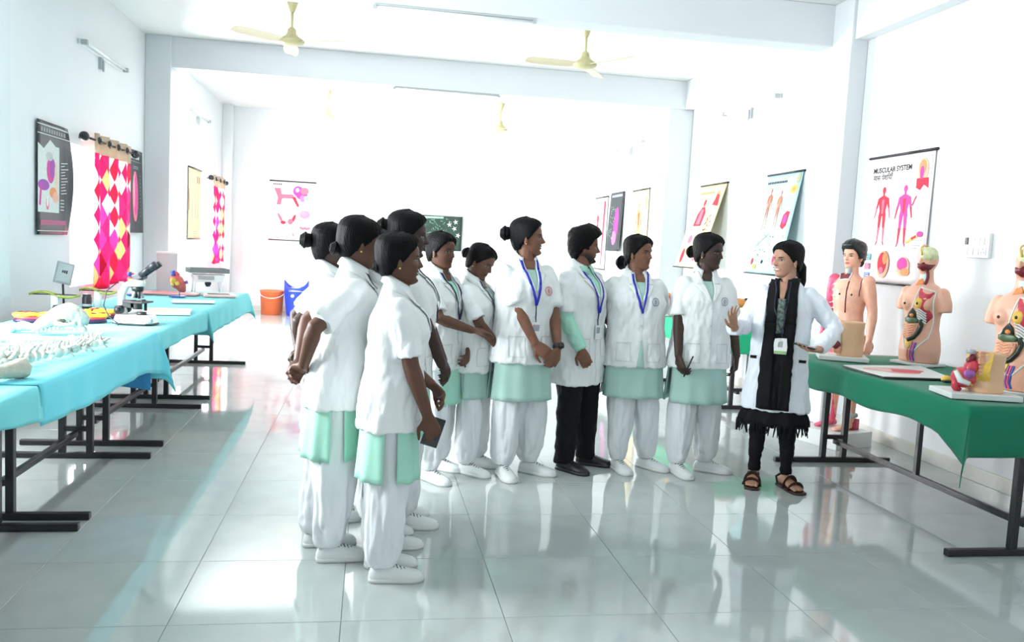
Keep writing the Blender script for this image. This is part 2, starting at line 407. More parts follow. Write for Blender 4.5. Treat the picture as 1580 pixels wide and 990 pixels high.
def cloth(name, label, mt, x_front, x_back, y0, y1, drop_f, near=0.0, far=0.0, seed=0, wav=.012, back=0.0, group=None, zt=None, thick=.003, flip=None):
    """cloth over a table: x_front edge drapes by drop_f(t), the near / far ends by near / far"""
    sgn = 1 if x_front > x_back else -1
    zt = (TZ + .004) if zt is None else zt
    L = y1 - y0; na = 10; step = .05
    vs_ = []
    if near > 0: vs_ += [-near*(1 - k/8) for k in range(8)]
    n = max(4, int(L/step)); vs_ += [L*k/n for k in range(n + 1)]
    if far > 0: vs_ += [L + far*(k + 1)/8 for k in range(8)]
    us = [k/8 for k in range(8, 0, -1)]            # front drop fraction
    W = abs(x_front - x_back); nb = 12
    P = []; C = len(us) + nb + 1 + (6 if back else 0)
    for v in vs_:
        vc = min(max(v, 0), L); db = -v if v < 0 else max(0, v - L); sd = -1 if v < 0 else 1
        df = drop_f(vc / L) * (1 + .05*noise.noise(Vector((vc*2.3, seed, 0))))
        row = []
        def pt(xx, da, ss):
            y = y0 + vc; x = xx
            wv = wav*(math.sin(vc*9 + seed*3) + 1.2*noise.noise(Vector((vc*4, seed*5.1, 1)))) * min(1, da/.15)
            wb = wav*(math.sin(xx*14 + seed*2) + noise.noise(Vector((xx*5, seed, 3)))) * min(1, db/.15)
            d = math.hypot(da, db)
            k = min(da, db)
            x += ss*(abs(wv) + .006*min(1, da/.02) + k*.28); y += sd*((abs(wb) + .006*min(1, db/.02)) if db else 0) + sd*k*.28
            return (x, y, zt - d + (.0015*noise.noise(Vector((x*7, y*7, seed))) if d == 0 else 0))
        for u in us: row.append(pt(x_front, df*u, sgn))
        for k in range(nb + 1): row.append(pt(x_front + (x_back - x_front)*k/nb, 0, sgn))
        if back:
            for k in range(6): row.append(pt(x_back, back*(k + 1)/6, -sgn))
        P.append(row)
    m = MB(); n2 = len(P[0])
    fs = [(i*n2 + j, i*n2 + j + 1, (i+1)*n2 + j + 1, (i+1)*n2 + j) for i in range(len(P) - 1) for j in range(n2 - 1)]
    if sgn > 0: fs = [f[::-1] for f in fs]
    m.add([p for r in P for p in r], fs)
    o = m.build(name, mt, smooth=True)
    sl = o.modifiers.new('thick', 'SOLIDIFY'); sl.thickness = thick; sl.offset = 1
    return tag(o, label, 'tablecloth', group)

XF = -1.325
LG = 'steel tables along the left wall'
table(-1.83, 2.3, 4.24, 1.0, 'steel table under the nearest turquoise cloth, cut by the picture edge', fo=(.1, .09), footc=-1.75, group=LG)
table(-1.83, 4.26, 5.62, 1.0, 'steel table under the animal bones', fo=(.05, .14), footc=-1.75, group=LG)
table(-1.83, 5.66, 7.22, 1.0, 'steel table carrying the microscope', fo=(.14, .16), footc=-1.75, group=LG)
table(-1.83, 7.34, 9.68, 1.0, 'farthest steel table on the left, carrying the heart models', fo=(.11, .18), footc=-1.75, group=LG)
CG = 'blue cloths on the left tables'
def cdrop(pts):
    def f(t):
        for (a, da), (b, db) in zip(pts, pts[1:]):
            if t <= b: return da + (db - da)*(t - a)/(b - a)
        return pts[-1][1]
    return f
cloth('tablecloth', 'turquoise cloth on the nearest table, at the left picture edge', M_CYAN2, XF, -2.34, 2.25, 3.70, cdrop([(0, .06), (.7, .09), (.9, .13), (1, .15)]), 0, 0, 1, group=CG)
cloth('tablecloth', 'cyan cloth under the animal bones with a pointed hanging corner', M_CYAN, XF + .004, -2.35, 3.68, 5.66, cdrop([(0, .17), (.4, .2), (.8, .2), (1, .26)]), 0, .30, 2, zt=TZ + .0085, group=CG)
cloth('tablecloth', 'turquoise cloth under the microscope', M_CYAN2, XF, -2.36, 5.55, 7.29, cdrop([(0, .12), (.2, .12), (.6, .12), (1, .15)]), 0, 0, 3, group=CG)
cloth('tablecloth', 'turquoise cloth under the heart models, farthest from the camera', M_CYAN2, XF + .003, -2.36, 7.325, 9.66, cdrop([(0, .2), (.5, .2), (1, .2)]), .2, .22, 4, group=CG)
# cyan cloth end between the tables, its shade painted as darker blue
for (x0, x1, y, z0, z1, lab, sd) in ((-2.3, -1.36, 5.64, .40, .75, 'cyan cloth end coloured dark blue as shade, hanging between the bone table and the microscope table', 3),):
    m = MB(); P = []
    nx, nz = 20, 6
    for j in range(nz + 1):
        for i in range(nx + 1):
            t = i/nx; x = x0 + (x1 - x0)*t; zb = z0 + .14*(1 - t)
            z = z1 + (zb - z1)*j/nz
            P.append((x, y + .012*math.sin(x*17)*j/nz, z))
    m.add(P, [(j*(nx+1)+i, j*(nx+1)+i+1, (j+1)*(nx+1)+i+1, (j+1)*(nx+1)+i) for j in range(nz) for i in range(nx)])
    o = m.build('tablecloth', M_CYAN_SHADE, smooth=True); tag(o, lab, 'tablecloth'); sl = o.modifiers.new('t', 'SOLIDIFY'); sl.thickness = .003

# right side
table(3.43, 3.66, 5.74, 1.0, 'steel table under the dark green cloth', fo=(.04, .2), foot=.45, mid=True, footc=3.35)
def gdrop(t): return .16 + (.13*max(0, (1 - t*9)) if t < .11 else 0) + .012*math.sin(t*19)
cloth('tablecloth', 'dark green cloth on the table with the torso models', M_GREEN, 2.925, 3.94, 3.655, 5.62, gdrop, .25, 0, 6, wav=.008)
table(3.55, 7.2, 9.25, .92, 'steel table under the light green cloth behind the students', fo=(.28, .2), foot=.42, footc=3.5)
cloth('tablecloth', 'light green cloth on the table behind the students', M_LGREEN, 3.085, 4.02, 7.16, 9.22, lambda t: .2, .2, .1, 7, wav=.01)

# ------------------------------------------------------------------ curtains
def curtain_mat(name, scale):
    m = bpy.data.materials.new(name); m.use_nodes = True; nt = m.node_tree; b = nt.nodes['Principled BSDF']
    uv = nt.nodes.new('ShaderNodeUVMap'); uv.uv_map = 'UVMap'
    sep = nt.nodes.new('ShaderNodeSeparateXYZ'); nt.links.new(uv.outputs[0], sep.inputs[0])
    def math_(op, a, b_=None, v=None):
        n = nt.nodes.new('ShaderNodeMath'); n.operation = op
        nt.links.new(a, n.inputs[0])
        if b_ is not None: nt.links.new(b_, n.inputs[1])
        if v is not None: n.inputs[1].default_value = v
        return n.outputs[0]
    U = math_('MULTIPLY', sep.outputs[0], v=scale*1.35); V = math_('MULTIPLY', sep.outputs[1], v=scale)
    A = math_('FLOOR', math_('ADD', U, V)); B = math_('FLOOR', math_('SUBTRACT', U, V))
    cb = nt.nodes.new('ShaderNodeCombineXYZ'); nt.links.new(A, cb.inputs[0]); nt.links.new(B, cb.inputs[1])
    # alternating rows of white diamonds and coloured diamonds
    par = math_('MODULO', math_('ADD', math_('ADD', A, B), v=1000.0), v=2.0)
    wn = nt.nodes.new('ShaderNodeTexWhiteNoise'); wn.noise_dimensions = '2D'; nt.links.new(cb.outputs[0], wn.inputs['Vector'])
    cr = nt.nodes.new('ShaderNodeValToRGB'); cr.color_ramp.interpolation = 'CONSTANT'
    E_ = cr.color_ramp.elements; E_[0].position = 0; E_[0].color = (.80, .03, .20, 1); E_[1].position = .35; E_[1].color = (.75, .10, .38, 1)
    for p, c_ in ((.6, (.40, .01, .06, 1)), (.8, (.80, .04, .12, 1))):
        e = E_.new(p); e.color = c_
    nt.links.new(wn.outputs['Value'], cr.inputs[0])
    cr2 = nt.nodes.new('ShaderNodeValToRGB'); cr2.color_ramp.interpolation = 'CONSTANT'
    F_ = cr2.color_ramp.elements; F_[0].position = 0; F_[0].color = (.86, .80, .76, 1); F_[1].position = .45; F_[1].color = (.85, .50, .28, 1)
    e = F_.new(.7); e.color = (.8, .05, .25, 1)
    nt.links.new(wn.outputs['Value'], cr2.inputs[0])
    mx = nt.nodes.new('ShaderNodeMix'); mx.data_type = 'RGBA'
    nt.links.new(par, mx.inputs['Factor']); nt.links.new(cr.outputs[0], mx.inputs['A']); nt.links.new(cr2.outputs[0], mx.inputs['B'])
    nt.links.new(mx.outputs['Result'], b.inputs['Base Color']); b.inputs['Roughness'].default_value = .8
    t = nt.nodes.new('ShaderNodeBsdfTranslucent'); nt.links.new(mx.outputs['Result'], t.inputs[0])
    ms = nt.nodes.new('ShaderNodeMixShader'); ms.inputs[0].default_value = .45
    nt.links.new(b.outputs[0], ms.inputs[1]); nt.links.new(t.outputs[0], ms.inputs[2]); nt.links.new(ms.outputs[0], nt.nodes['Material Output'].inputs[0])
    return m
M_BEIGE = mat('beige_cloth', (.62, .50, .38), .8, .2, trans=.3)
def curtain(ya, yb, ztop, zbot, rod0, rod1, nf, label, scale, amp=.035):
    root = empty('curtain', (XL + .09, (ya + yb)/2, zbot)); tag(root, label, 'curtain')
    H = ztop - zbot; hw = (yb - ya)/2; nu, nv = nf*10, 22
    def P(u, v):      # u 0..1 along the rod, v 0 bottom 1 top
        a = amp*(.75 + .35*(1 - v)); sag = .03*math.sin(u*PI*2.2)*(1 - v)**3
        x = a*math.sin(u*nf*2*PI) + .01*noise.noise(Vector((u*9, v*3, 1)))
        return Vector((x, -hw + 2*hw*u + .012*math.sin(u*nf*4*PI + v), v*H - sag*.8*(v < .2)))
    for nm, v0, v1, mt in (('drape', 0, .875, curtain_mat('diamond_curtain_%d' % nf, scale)), ('heading_band', .875, 1.0, M_BEIGE)):
        n = nv if nm == 'drape' else 4
        vs_ = []; uvs = []
        for j in range(n + 1):
            for i in range(nu + 1):
                v = v0 + (v1 - v0)*j/n; vs_.append(P(i/nu, v)); uvs.append((i/nu*2*hw*1.5, v*H))
        m = MB(); m.add(vs_, [(j*(nu+1)+i, j*(nu+1)+i+1, (j+1)*(nu+1)+i+1, (j+1)*(nu+1)+i) for j in range(n) for i in range(nu)])
        me = m.mesh(nm); ul = me.uv_layers.new(name='UVMap')
        for lp in me.loops: ul.data[lp.index].uv = uvs[lp.vertex_index]
        o = link(nm, me, mt, root, True); sl = o.modifiers.new('t', 'SOLIDIFY'); sl.thickness = .002
    for k in range(nf*2):
        u = (k + .5)/(nf*2); p = P(u, .955); g = MB()
        rot = Matrix.Rotation(R(90), 3, 'Y')
        pts = [Vector((.006*math.copysign(1, 1), 0, 0)) + Vector((0, .028*math.cos(a), .028*math.sin(a))) for a in (2*PI*q/12 for q in range(13))]
        g.tube([p + q for q in pts], .008, 6); g.build('eyelet', M_BLACK, root, True)
    rod = empty('curtain_rod', (XL + .09, (rod0 + rod1)/2, ztop - .045*H)); tag(rod, 'black rod carrying ' + ('the nearer' if nf > 3 else 'the far') + ' pink curtain', 'curtain rod')
    L = (rod1 - rod0)/2
    a = MB(); a.cyl((0, -L, 0), (0, L, 0), .011); a.build('pole', M_BLACK, rod, True)
    for s in (-1, 1):
        a = MB(); a.ell((0, s*(L + .02), 0), (.045, .045, .045)); a.build('finial', M_BLACK, rod, True)
        a = MB(); a.cyl((-.09, s*(L - .12), 0), (0, s*(L - .12), 0), .008); a.build('bracket', M_BLACK, rod, True)
curtain(8.62, 9.86, 2.30, .83, 8.36, 10.02, 4, 'pink and maroon diamond patterned curtain on the nearer left window', 4.3)
curtain(14.72, 15.9, 2.36, .9, 14.55, 16.0, 3, 'small pink diamond patterned curtain in the far left corner', 4.3)

# ------------------------------------------------------------------ charts on the walls
FONT_CACHE = {}
def text_polys(s, size, x, z, bold=0.0):
    cu = bpy.data.curves.new('t', 'FONT'); cu.body = s; cu.size = size; cu.fill_mode = 'FRONT'; cu.offset = bold; cu.resolution_u = 3
    o = bpy.data.objects.new('t', cu); COL.objects.link(o)
    dg = bpy.context.evaluated_depsgraph_get(); me = bpy.data.meshes.new_from_object(o.evaluated_get(dg))
    V = [(v.co.x + x, v.co.y + z) for v in me.vertices]; Fs = [tuple(p.vertices) for p in me.polygons]
    bpy.data.objects.remove(o, do_unlink=True); bpy.data.curves.remove(cu); bpy.data.meshes.remove(me)
    return V, Fs
def ink(col):
    return mat('ink_%03d_%03d_%03d' % tuple(int(c*999) for c in col), col, .6, .2, noise_amt=.08, noise_scale=40)
class Chart:
    def __init__(s, name, label, loc, rz, w, h, paper, yfun=None, rods=True, rodmat=None, bottom=True, border=None):
        s.root = empty(name, loc, rz); tag(s.root, label, 'chart', 'anatomy charts on the walls'); s.w, s.h = w, h
        s.yf = yfun or (lambda x, z: -.012); s.shapes = {}; s.layer = 0
        m = MB(); nx, nz = 8, 18
        P = []
        for j in range(nz + 1):
            for i in range(nx + 1):
                x = -w/2 + w*i/nx; z = -h*j/nz; P.append((x, s.yf(x, z), s.zf(z)))
        m.add(P, [(j*(nx+1)+i, (j+1)*(nx+1)+i, (j+1)*(nx+1)+i+1, j*(nx+1)+i+1) for j in range(nz) for i in range(nx)])
        o = m.build('paper', paper, s.root, True); sl = o.modifiers.new('t', 'SOLIDIFY'); sl.thickness = .0015; sl.offset = -1
        if rods:
            for z, nm in ((0, 'top_rod'), (-h, 'bottom_rod'))[:2 if bottom else 1]:
                a = MB(); a.cyl((-w/2 - .02, s.yf(0, z), s.zf(z)), (w/2 + .02, s.yf(0, z), s.zf(z)), .0115 if z == 0 else .008, 10); a.build(nm, rodmat or M_BLACK, s.root, True)
            a = MB(); a.tube([(-.12, s.yf(0, 0), .005), (0, -.01, .06), (.12, s.yf(0, 0), .005)], .0015, 5); a.build('hanging_cord', M_GREYM, s.root)
    def zf(s, z): return z
    def poly(s, pts, col):
        """pts in units: x -0.5..0.5 of the width, z 0..1 down the height"""
        s.layer += 1
        k = s.shapes.setdefault(col, MB()); off = .0014 + .00006*s.layer
        q = [(px*s.w, -pz*s.h) for px, pz in pts]
        k.add([(x, s.yf(x, z) - off, z) for x, z in q], [tuple(range(len(q)))])
    def ell(s, cx, cz, rx, rz, col, n=14, rot=0):
        P = []
        for k in range(n):
            a = 2*PI*k/n; ex, ez = rx*math.cos(a), rz*math.sin(a)*s.h/s.w
            X = ex*math.cos(rot) - ez*math.sin(rot); Z = ex*math.sin(rot) + ez*math.cos(rot)
            P.append((cx + X, cz + Z*s.w/s.h))
        s.poly(P, col)
    def bar(s, x0, z0, x1, z1, w, col, w2=None):
        w2 = w if w2 is None else w2
        ax, az, bx, bz = x0*s.w, z0*s.h, x1*s.w, z1*s.h; dx, dz = bx - ax, bz - az; l = math.hypot(dx, dz) or 1; nx, nz = -dz/l, dx/l
        P = [(ax + nx*w, az + nz*w), (bx + nx*w2, bz + nz*w2), (bx - nx*w2, bz - nz*w2), (ax - nx*w, az - nz*w)]
        s.poly([(a/s.w, b/s.h) for a, b in P], col)
    def lines(s, x, z, n, w, gap, col, seed=0):
        rr = random.Random(seed)
        for k in range(n): s.bar(x, z + k*gap, x + w*rr.uniform(.55, 1), z + k*gap, .0016, col)
    def text(s, t, x, z, size, col, bold=.0):
        V, Fs = text_polys(t, size, x*s.w, -z*s.h, bold); s.layer += 1
        k = s.shapes.setdefault(col, MB()); off = .0014 + .00006*s.layer
        k.add([(a, s.yf(a, b) - off, b) for a, b in V], Fs)
    def figure(s, cx, z0, z1, col, col2, wide=1.0):
        H = z1 - z0; a = s.h/s.w*H; W = wide
        X = lambda f: cx + f*a*W
        Z = lambda f: z0 + f*H
        s.ell(cx, Z(.06), .042*a*W, .06*H, col); s.poly([(X(-.02), Z(.1)), (X(.02), Z(.1)), (X(.022), Z(.16)), (X(-.022), Z(.16))], col)
        s.poly([(X(-.03), Z(.15)), (X(-.12), Z(.19)), (X(-.1), Z(.3)), (X(-.075), Z(.4)), (X(-.09), Z(.5)), (X(.09), Z(.5)), (X(.075), Z(.4)), (X(.1), Z(.3)), (X(.12), Z(.19)), (X(.03), Z(.15))], col)
        for d in (-1, 1):
            h = s.h*H
            s.bar(X(d*.105), Z(.2), X(d*.15), Z(.37), .027*h*W, col, .02*h*W); s.bar(X(d*.15), Z(.36), X(d*.19), Z(.54), .02*h*W, col2, .01*h*W)
            s.bar(X(d*.05), Z(.48), X(d*.06), Z(.72), .042*h*W, col, .024*h*W); s.bar(X(d*.06), Z(.7), X(d*.075), Z(.95), .03*h*W, col2, .012*h*W); s.bar(X(d*.075), Z(.94), X(d*.1), Z(1), .014*h*W, col, .008*h*W)
        s.poly([(X(-.03), Z(.22)), (X(.03), Z(.22)), (X(.02), Z(.46)), (X(-.02), Z(.46))], col2)
    def done(s):
        for col, m in s.shapes.items(): m.build('print', ink(col), s.root)['kind'] = 'stuff'
M_PAPER = mat('chart_paper', (.80, .78, .78), .45, .4)
M_PINKP = mat('chart_paper_pink', (.80, .74, .75), .45, .4)
M_YELP = mat('chart_paper_cream', (.72, .60, .34), .45, .4)
M_BLUP = mat('chart_paper_pale_blue', (.40, .62, .66), .45, .4)
M_BLKP = mat('chart_paper_black', (.018, .022, .027), .35, .4)
RED, PINK, MAG, ORG, GRY, DRK, YEL = (.55, .03, .06), (.72, .16, .24), (.62, .06, .30), (.75, .28, .12), (.35, .36, .36), (.02, .03, .03), (.80, .55, .08)
WHT = (.75, .78, .76); TEAL = (.10, .30, .34); VIO = (.35, .08, .38); SKN = (.78, .45, .30); BLU = (.12, .2, .5)
# near right: muscular system
c = Chart('wall_chart', 'muscular system wall chart with two red muscle figures', (XR, 6.19, 2.32), R(-90), .83, 1.03, M_PINKP, lambda x, z: -.012 + .015*z)
c.bar(-.47, .045, .47, .045, .0015, PINK); c.bar(-.47, .06, -.47, .985, .0015, PINK); c.bar(.47, .045, .47, .985, .0012, GRY)
c.lines(-.44, .055, 1, .5, .02, GRY, 3)
c.text('MUSCULAR SYSTEM', -.435, .125, .058, DRK, .0016); c.text('मांस पेशियाँ', -.425, .185, .062, DRK, .0008)
c.figure(-.22, .24, .70, RED, PINK, 1.15); c.figure(.12, .24, .71, MAG, RED, 1.15); c.bar(.24, .40, .29, .33, .006, RED)
c.ell(.355, .14, .075, .09, SKN); c.ell(.345, .12, .055, .055, ORG); c.poly([(.27, .2), (.44, .2), (.45, .28), (.38, .25), (.33, .29), (.27, .27)], RED); c.ell(.34, .16, .03, .05, MAG)
c.lines(.28, .33, 12, .18, .025, GRY, 5); c.lines(-.42, .36, 9, .1, .03, GRY, 8); c.lines(-.05, .38, 9, .09, .03, GRY, 9); c.lines(.28, .66, 4, .16, .02, GRY, 15)
c.bar(.2, .68, .4, .615, .008, YEL, .014); c.ell(.4, .615, .045, .022, MAG); c.bar(.28, .65, .35, .63, .01, RED)
for k, (z, col) in enumerate(((.77, TEAL), (.845, (.45, .12, .22)), (.92, BLU))): c.poly([(-.42, z), (-.33, z), (-.33, z + .05), (-.42, z + .05)], col); c.lines(-.41, z + .01, 3, .07, .015, WHT, k)
c.ell(-.12, .85, .1, .11, SKN); c.ell(-.13, .84, .075, .085, RED); c.ell(-.09, .8, .04, .05, ORG); c.ell(-.14, .9, .035, .03, PINK)
c.ell(.2, .86, .1, .075, SKN); c.ell(.19, .84, .08, .05, MAG); c.ell(.24, .9, .07, .03, ORG); c.lines(-.42, .985, 1, .8, .02, GRY)
c.done()
# middle bay, pale blue
c = Chart('wall_chart', 'pale blue wall chart with two bone figures above the teacher', (XR, 8.10, 2.315), R(-90), .74, 1.03, M_BLUP, lambda x, z: -.012 - .19*(min(1, -z/1.03)))
c.lines(-.46, .05, 1, .6, .02, GRY, 1)
for k in range(12): c.bar(-.45 + k*.048, .085, -.415 + k*.048, .085, .012, DRK)
c.lines(-.45, .125, 2, .4, .02, GRY, 2)
c.figure(-.27, .14, .56, (.45, .13, .08), (.6, .3, .2), .8); c.figure(.04, .17, .55, (.5, .16, .08), (.6, .3, .2), .8)
c.ell(.36, .17, .1, .04, YEL); c.ell(.36, .17, .05, .02, ORG); c.ell(.42, .07, .05, .05, (.35, .36, .2))
c.poly([(.24, .42), (.32, .38), (.4, .39), (.38, .52), (.3, .56), (.22, .53)], RED); c.ell(.31, .46, .05, .05, MAG)
for k in range(26): c.ell(random.Random(k).uniform(-.42, .42), .60 + .36*random.Random(k + 50).random(), .012, .008, (GRY, TEAL, DRK)[k % 3], 6)
c.bar(-.4, .74, -.05, .6, .004, GRY); c.ell(-.35, .88, .03, .035, RED); c.ell(-.25, .93, .05, .025, YEL); c.ell(-.05, .88, .025, .02, DRK); c.lines(.1, .25, 8, .12, .025, GRY, 5); c.lines(.25, .24, 5, .15, .02, GRY, 6)
c.ell(.28, .85, .05, .06, PINK); c.ell(.28, .85, .025, .03, RED)
c.done()
# middle bay, cream
c = Chart('wall_chart', 'cream wall chart with a red upper body, leaning out from the right wall', (XR, 9.92, 2.315), R(-90), .80, 1.03, M_YELP, lambda x, z: -.012 - .30*(min(1, -z/1.03)))
c.lines(-.4, .05, 1, .6, .02, GRY, 1)
for k in range(9): c.bar(-.40 + k*.06, .10, -.36 + k*.06, .10, .012, (.3, .25, .08))
c.lines(-.4, .14, 1, .4, .02, GRY, 2)
c.ell(-.1, .22, .045, .045, RED); c.poly([(-.15, .27), (-.25, .36), (-.28, .5), (.02, .5), (.05, .34), (-.04, .27)], RED); c.poly([(-.14, .3), (-.2, .48), (-.05, .48), (-.06, .3)], PINK)
c.ell(.3, .14, .07, .06, ORG); c.poly([(.2, .25), (.28, .12), (.38, .14), (.42, .27)], RED)
for k in range(16): c.ell(.16 + .2*random.Random(k).random(), .36 + .2*random.Random(k + 9).random(), .02, .014, (ORG, RED, (.2, .1, .05))[k % 3], 6)
c.lines(-.4, .58, 8, .3, .02, GRY, 4); c.ell(-.2, .66, .08, .05, PINK); c.ell(.1, .72, .1, .06, (.8, .5, .4)); c.ell(-.3, .86, .06, .09, RED); c.ell(.2, .86, .08, .06, PINK); c.lines(-.1, .85, 5, .2, .02, GRY, 12)
c.done()
# far right three
c = Chart('wall_chart', 'cream wall chart with a single orange body figure in the far bay', (XR, 12.77, 2.41), R(-90), .80, 1.05, M_YELP, lambda x, z: -.02)
c.figure(-.05, .18, .92, ORG, RED, .9); c.lines(-.4, .1, 2, .6, .03, GRY, 1); c.lines(.25, .12, 9, .2, .04, TEAL, 3); c.ell(.38, .2, .07, .1, (.3, .32, .2)); c.lines(-.42, .3, 12, .18, .04, ORG, 4); c.done()
c = Chart('wall_chart', 'black wall chart with a pink organ in the right of the far bay', (XR, 14.05, 2.44), R(-90), .78, 1.0, M_BLKP, lambda x, z: -.02 + .05*z, rods=False)
c.bar(-.4, .06, .4, .06, .02, GRY); c.ell(.12, .55, .17, .3, MAG); c.ell(.06, .78, .16, .12, (.7, .2, .5)); c.ell(.15, .5, .07, .2, VIO)
for k in range(30): c.ell(-.4 + .4*random.Random(k).random(), .2 + .6*random.Random(k + 77).random(), .03, .012, (.35, .4, .38), 6)
c.done()
c = Chart('wall_chart', 'white wall chart with a long red body strip, farthest on the right wall', (XR, 15.04, 2.40), R(-90), .80, 1.3, M_PAPER, lambda x, z: -.02)
c.lines(-.4, .08, 2, .5, .03, DRK, 1); c.bar(.3, .06, .18, .95, .07, PINK, .03); c.bar(.3, .06, .2, .8, .03, RED, .015); c.figure(-.25, .18, .62, RED, PINK, .8); c.lines(-.05, .2, 8, .15, .04, GRY, 3); c.done()
# left wall
c = Chart('wall_chart', 'black wall chart with a pink and white organ drawing, left of the curtain', (XL, 7.78, 2.265), R(90), .70, .93, M_BLKP, lambda x, z: -.02 - .05*max(0, (x - .16)/.19)**2*math.sin(min(1, -z/.93)*PI), rods=False)
for z in (.035, .115, .965): c.bar(-.49, z, .49, z, .003, WHT)
for k in range(10): c.bar(-.38 + k*.08, .075, -.335 + k*.08, .075, .016, GRY)
c.poly([(-.48, .20), (-.3, .24), (-.1, .15), (.08, .2), (.2, .2), (.2, .8), (-.48, .8)], (.62, .66, .64))
c.ell(-.08, .42, .13, .12, MAG); c.ell(-.02, .4, .09, .09, VIO); c.ell(-.3, .56, .18, .05, VIO); c.bar(-.38, .56, -.42, .74, .02, MAG); c.ell(.1, .48, .06, .15, (.72, .55, .42)); c.ell(.0, .62, .12, .05, ORG); c.ell(.08, .66, .1, .05, (.75, .4, .3))
c.ell(-.18, .72, .05, .06, PINK); c.ell(-.18, .7, .03, .05, WHT); c.ell(-.12, .3, .12, .04, (.45, .48, .5))
for k in range(11): c.bar(.26, .34 + k*.028, .26 + .16*random.Random(k).uniform(.5, 1), .33 + k*.028, .003, WHT)
for k in range(4): c.bar(.24, .68 + k*.03, .34, .68 + k*.03, .003, WHT)
c.bar(-.4, .89, .4, .89, .02, (.45, .12, .22)); c.done()
c = Chart('wall_chart', 'black wall chart with a tall pink organ, right of the nearer curtain', (XL, 10.24, 2.30), R(90), .68, .93, M_BLKP, lambda x, z: -.025 + .02*z, rods=False)
for z in (.03, .14): c.bar(-.45, z, .45, z, .003, GRY)
for k in range(5): c.bar(-.2 + k*.1, .085, -.13 + k*.1, .085, .02, WHT)
c.ell(.02, .56, .17, .31, PINK); c.ell(.05, .55, .1, .24, MAG); c.ell(-.04, .5, .05, .2, (.7, .35, .4)); c.lines(-.08, .2, 2, .3, .02, WHT, 2)
for k in range(12): c.bar(.3, .3 + k*.045, .4, .3 + k*.045, .003, GRY)
c.done()
c = Chart('wall_chart', 'pale wall chart with thin vertical print, left wall of the far bay', (XL, 13.62, 2.36), R(90), .9, 1.06, M_YELP, lambda x, z: -.02)
for x in (-.2, .05, .25): c.bar(x, .3, x, .85, .012, SKN); c.bar(x, .5, x + .02, .7, .018, (.4, .35, .3))
c.bar(.2, .1, .2, .2, .03, (.25, .15, .1)); c.bar(.35, .1, .35, .2, .03, (.25, .15, .1)); c.bar(-.47, .3, -.47, .6, .02, RED); c.lines(-.1, .9, 3, .3, .03, DRK); c.done()
# back wall
c = Chart('wall_chart', 'white wall chart with pink flower-like drawings on the far wall', (-1.46, YB, 2.41), 0, .80, 1.08, M_PAPER, lambda x, z: -.02)
for k in range(5): c.bar(-.44 + k*.04, .055, -.41 + k*.04, .055, .012, DRK)
c.poly([(-.42, .12), (-.27, .12), (-.25, .22), (.02, .22), (.02, .29), (-.2, .29), (-.24, .3), (-.26, .4), (-.36, .4), (-.33, .28)], PINK); c.bar(.02, .26, .13, .42, .03, RED, .02)
c.ell(.12, .16, .12, .09, VIO); c.ell(.2, .22, .13, .08, MAG); c.ell(.26, .15, .1, .06, PINK); c.ell(.1, .14, .04, .035, WHT); c.ell(.22, .28, .06, .06, (.45, .2, .5)); c.ell(.3, .27, .05, .04, (.3, .5, .5))
c.ell(.28, .55, .12, .07, (.65, .25, .42)); c.ell(.25, .54, .07, .04, (.4, .3, .42)); c.ell(-.27, .62, .03, .09, PINK, rot=-.5); c.ell(-.2, .7, .06, .03, RED); c.ell(.03, .63, .035, .08, RED, rot=.4); c.ell(-.04, .68, .06, .05, PINK)
for k in range(5): c.ell(.2 + k*.045, .78 + .01*(k % 2), .03, .025, PINK)
c.poly([(.2, .9), (.4, .9), (.4, .95), (.2, .95)], (.4, .1, .12)); c.bar(.02, .88, .04, .93, .012, PINK); c.done()
c = Chart('wall_chart', 'dark green board with white plant drawings on the far wall behind the students', (1.245, YB, 1.945), 0, .90, .66, mat('board_green', (.022, .05, .035), .4, noise_amt=.3, noise_scale=9), lambda x, z: -.03, rods=False)
LG_ = (.22, .36, .26)
for k in range(70):
    q = random.Random(k); a = q.uniform(0, PI); x, z = q.uniform(-.45, .25), q.uniform(.05, .8); l = q.uniform(.03, .08)
    c.bar(x, z, x + l*math.cos(a), z + l*math.sin(a)*1.2, .006, (LG_, (.3, .42, .36), (.12, .25, .14))[k % 3], .002)
for (x, z) in ((.36, .17), (.34, .36), (.42, .55), (.23, .25)):
    for a in range(5): c.bar(x, z, x + .05*math.cos(a*1.256 + x*9), z + .07*math.sin(a*1.256 + x*9), .011, WHT, .004)
c.bar(-.3, .07, .1, .06, .02, (.3, .4, .35)); c.bar(-.5, .005, .5, .005, .006, GRY); c.bar(.495, 0, .495, 1, .006, DRK); c.done()

# ------------------------------------------------------------------ bins in the far left corner
def plastic(n, col): return mat(n, col, .35, .5)
root = empty('bucket', (-1.72, 15.6, 0)); tag(root, 'orange plastic bucket beside the blue bin', 'bucket')
a = MB(); a.lathe([(.16, 0), (.185, .005), (.205, .40), (.215, .405), (.215, .43), (.2, .43), (.19, .40), (.17, .03), (.01, .03)], n=28); a.build('body', plastic('orange_plastic', (.75, .16, .05)), root, True)
a = MB(); a.tube([(.215*math.cos(t), .215*math.sin(t) - .0, .40 - .10*math.sin((t - PI)/PI*PI)) for t in [PI + PI*k/12 for k in range(13)]], .006, 6); a.build('handle', M_WHITEM, root, True)
root = empty('waste_bin', (-1.29, 15.5, 0)); tag(root, 'blue plastic waste bin with a scooped rim', 'bin')
def binring(z, r, sc=0.0):
    return [Vector((r*math.cos(t), r*.85*math.sin(t), z + sc*(abs(math.cos(t))**3))) for t in (2*PI*k/32 for k in range(32))]
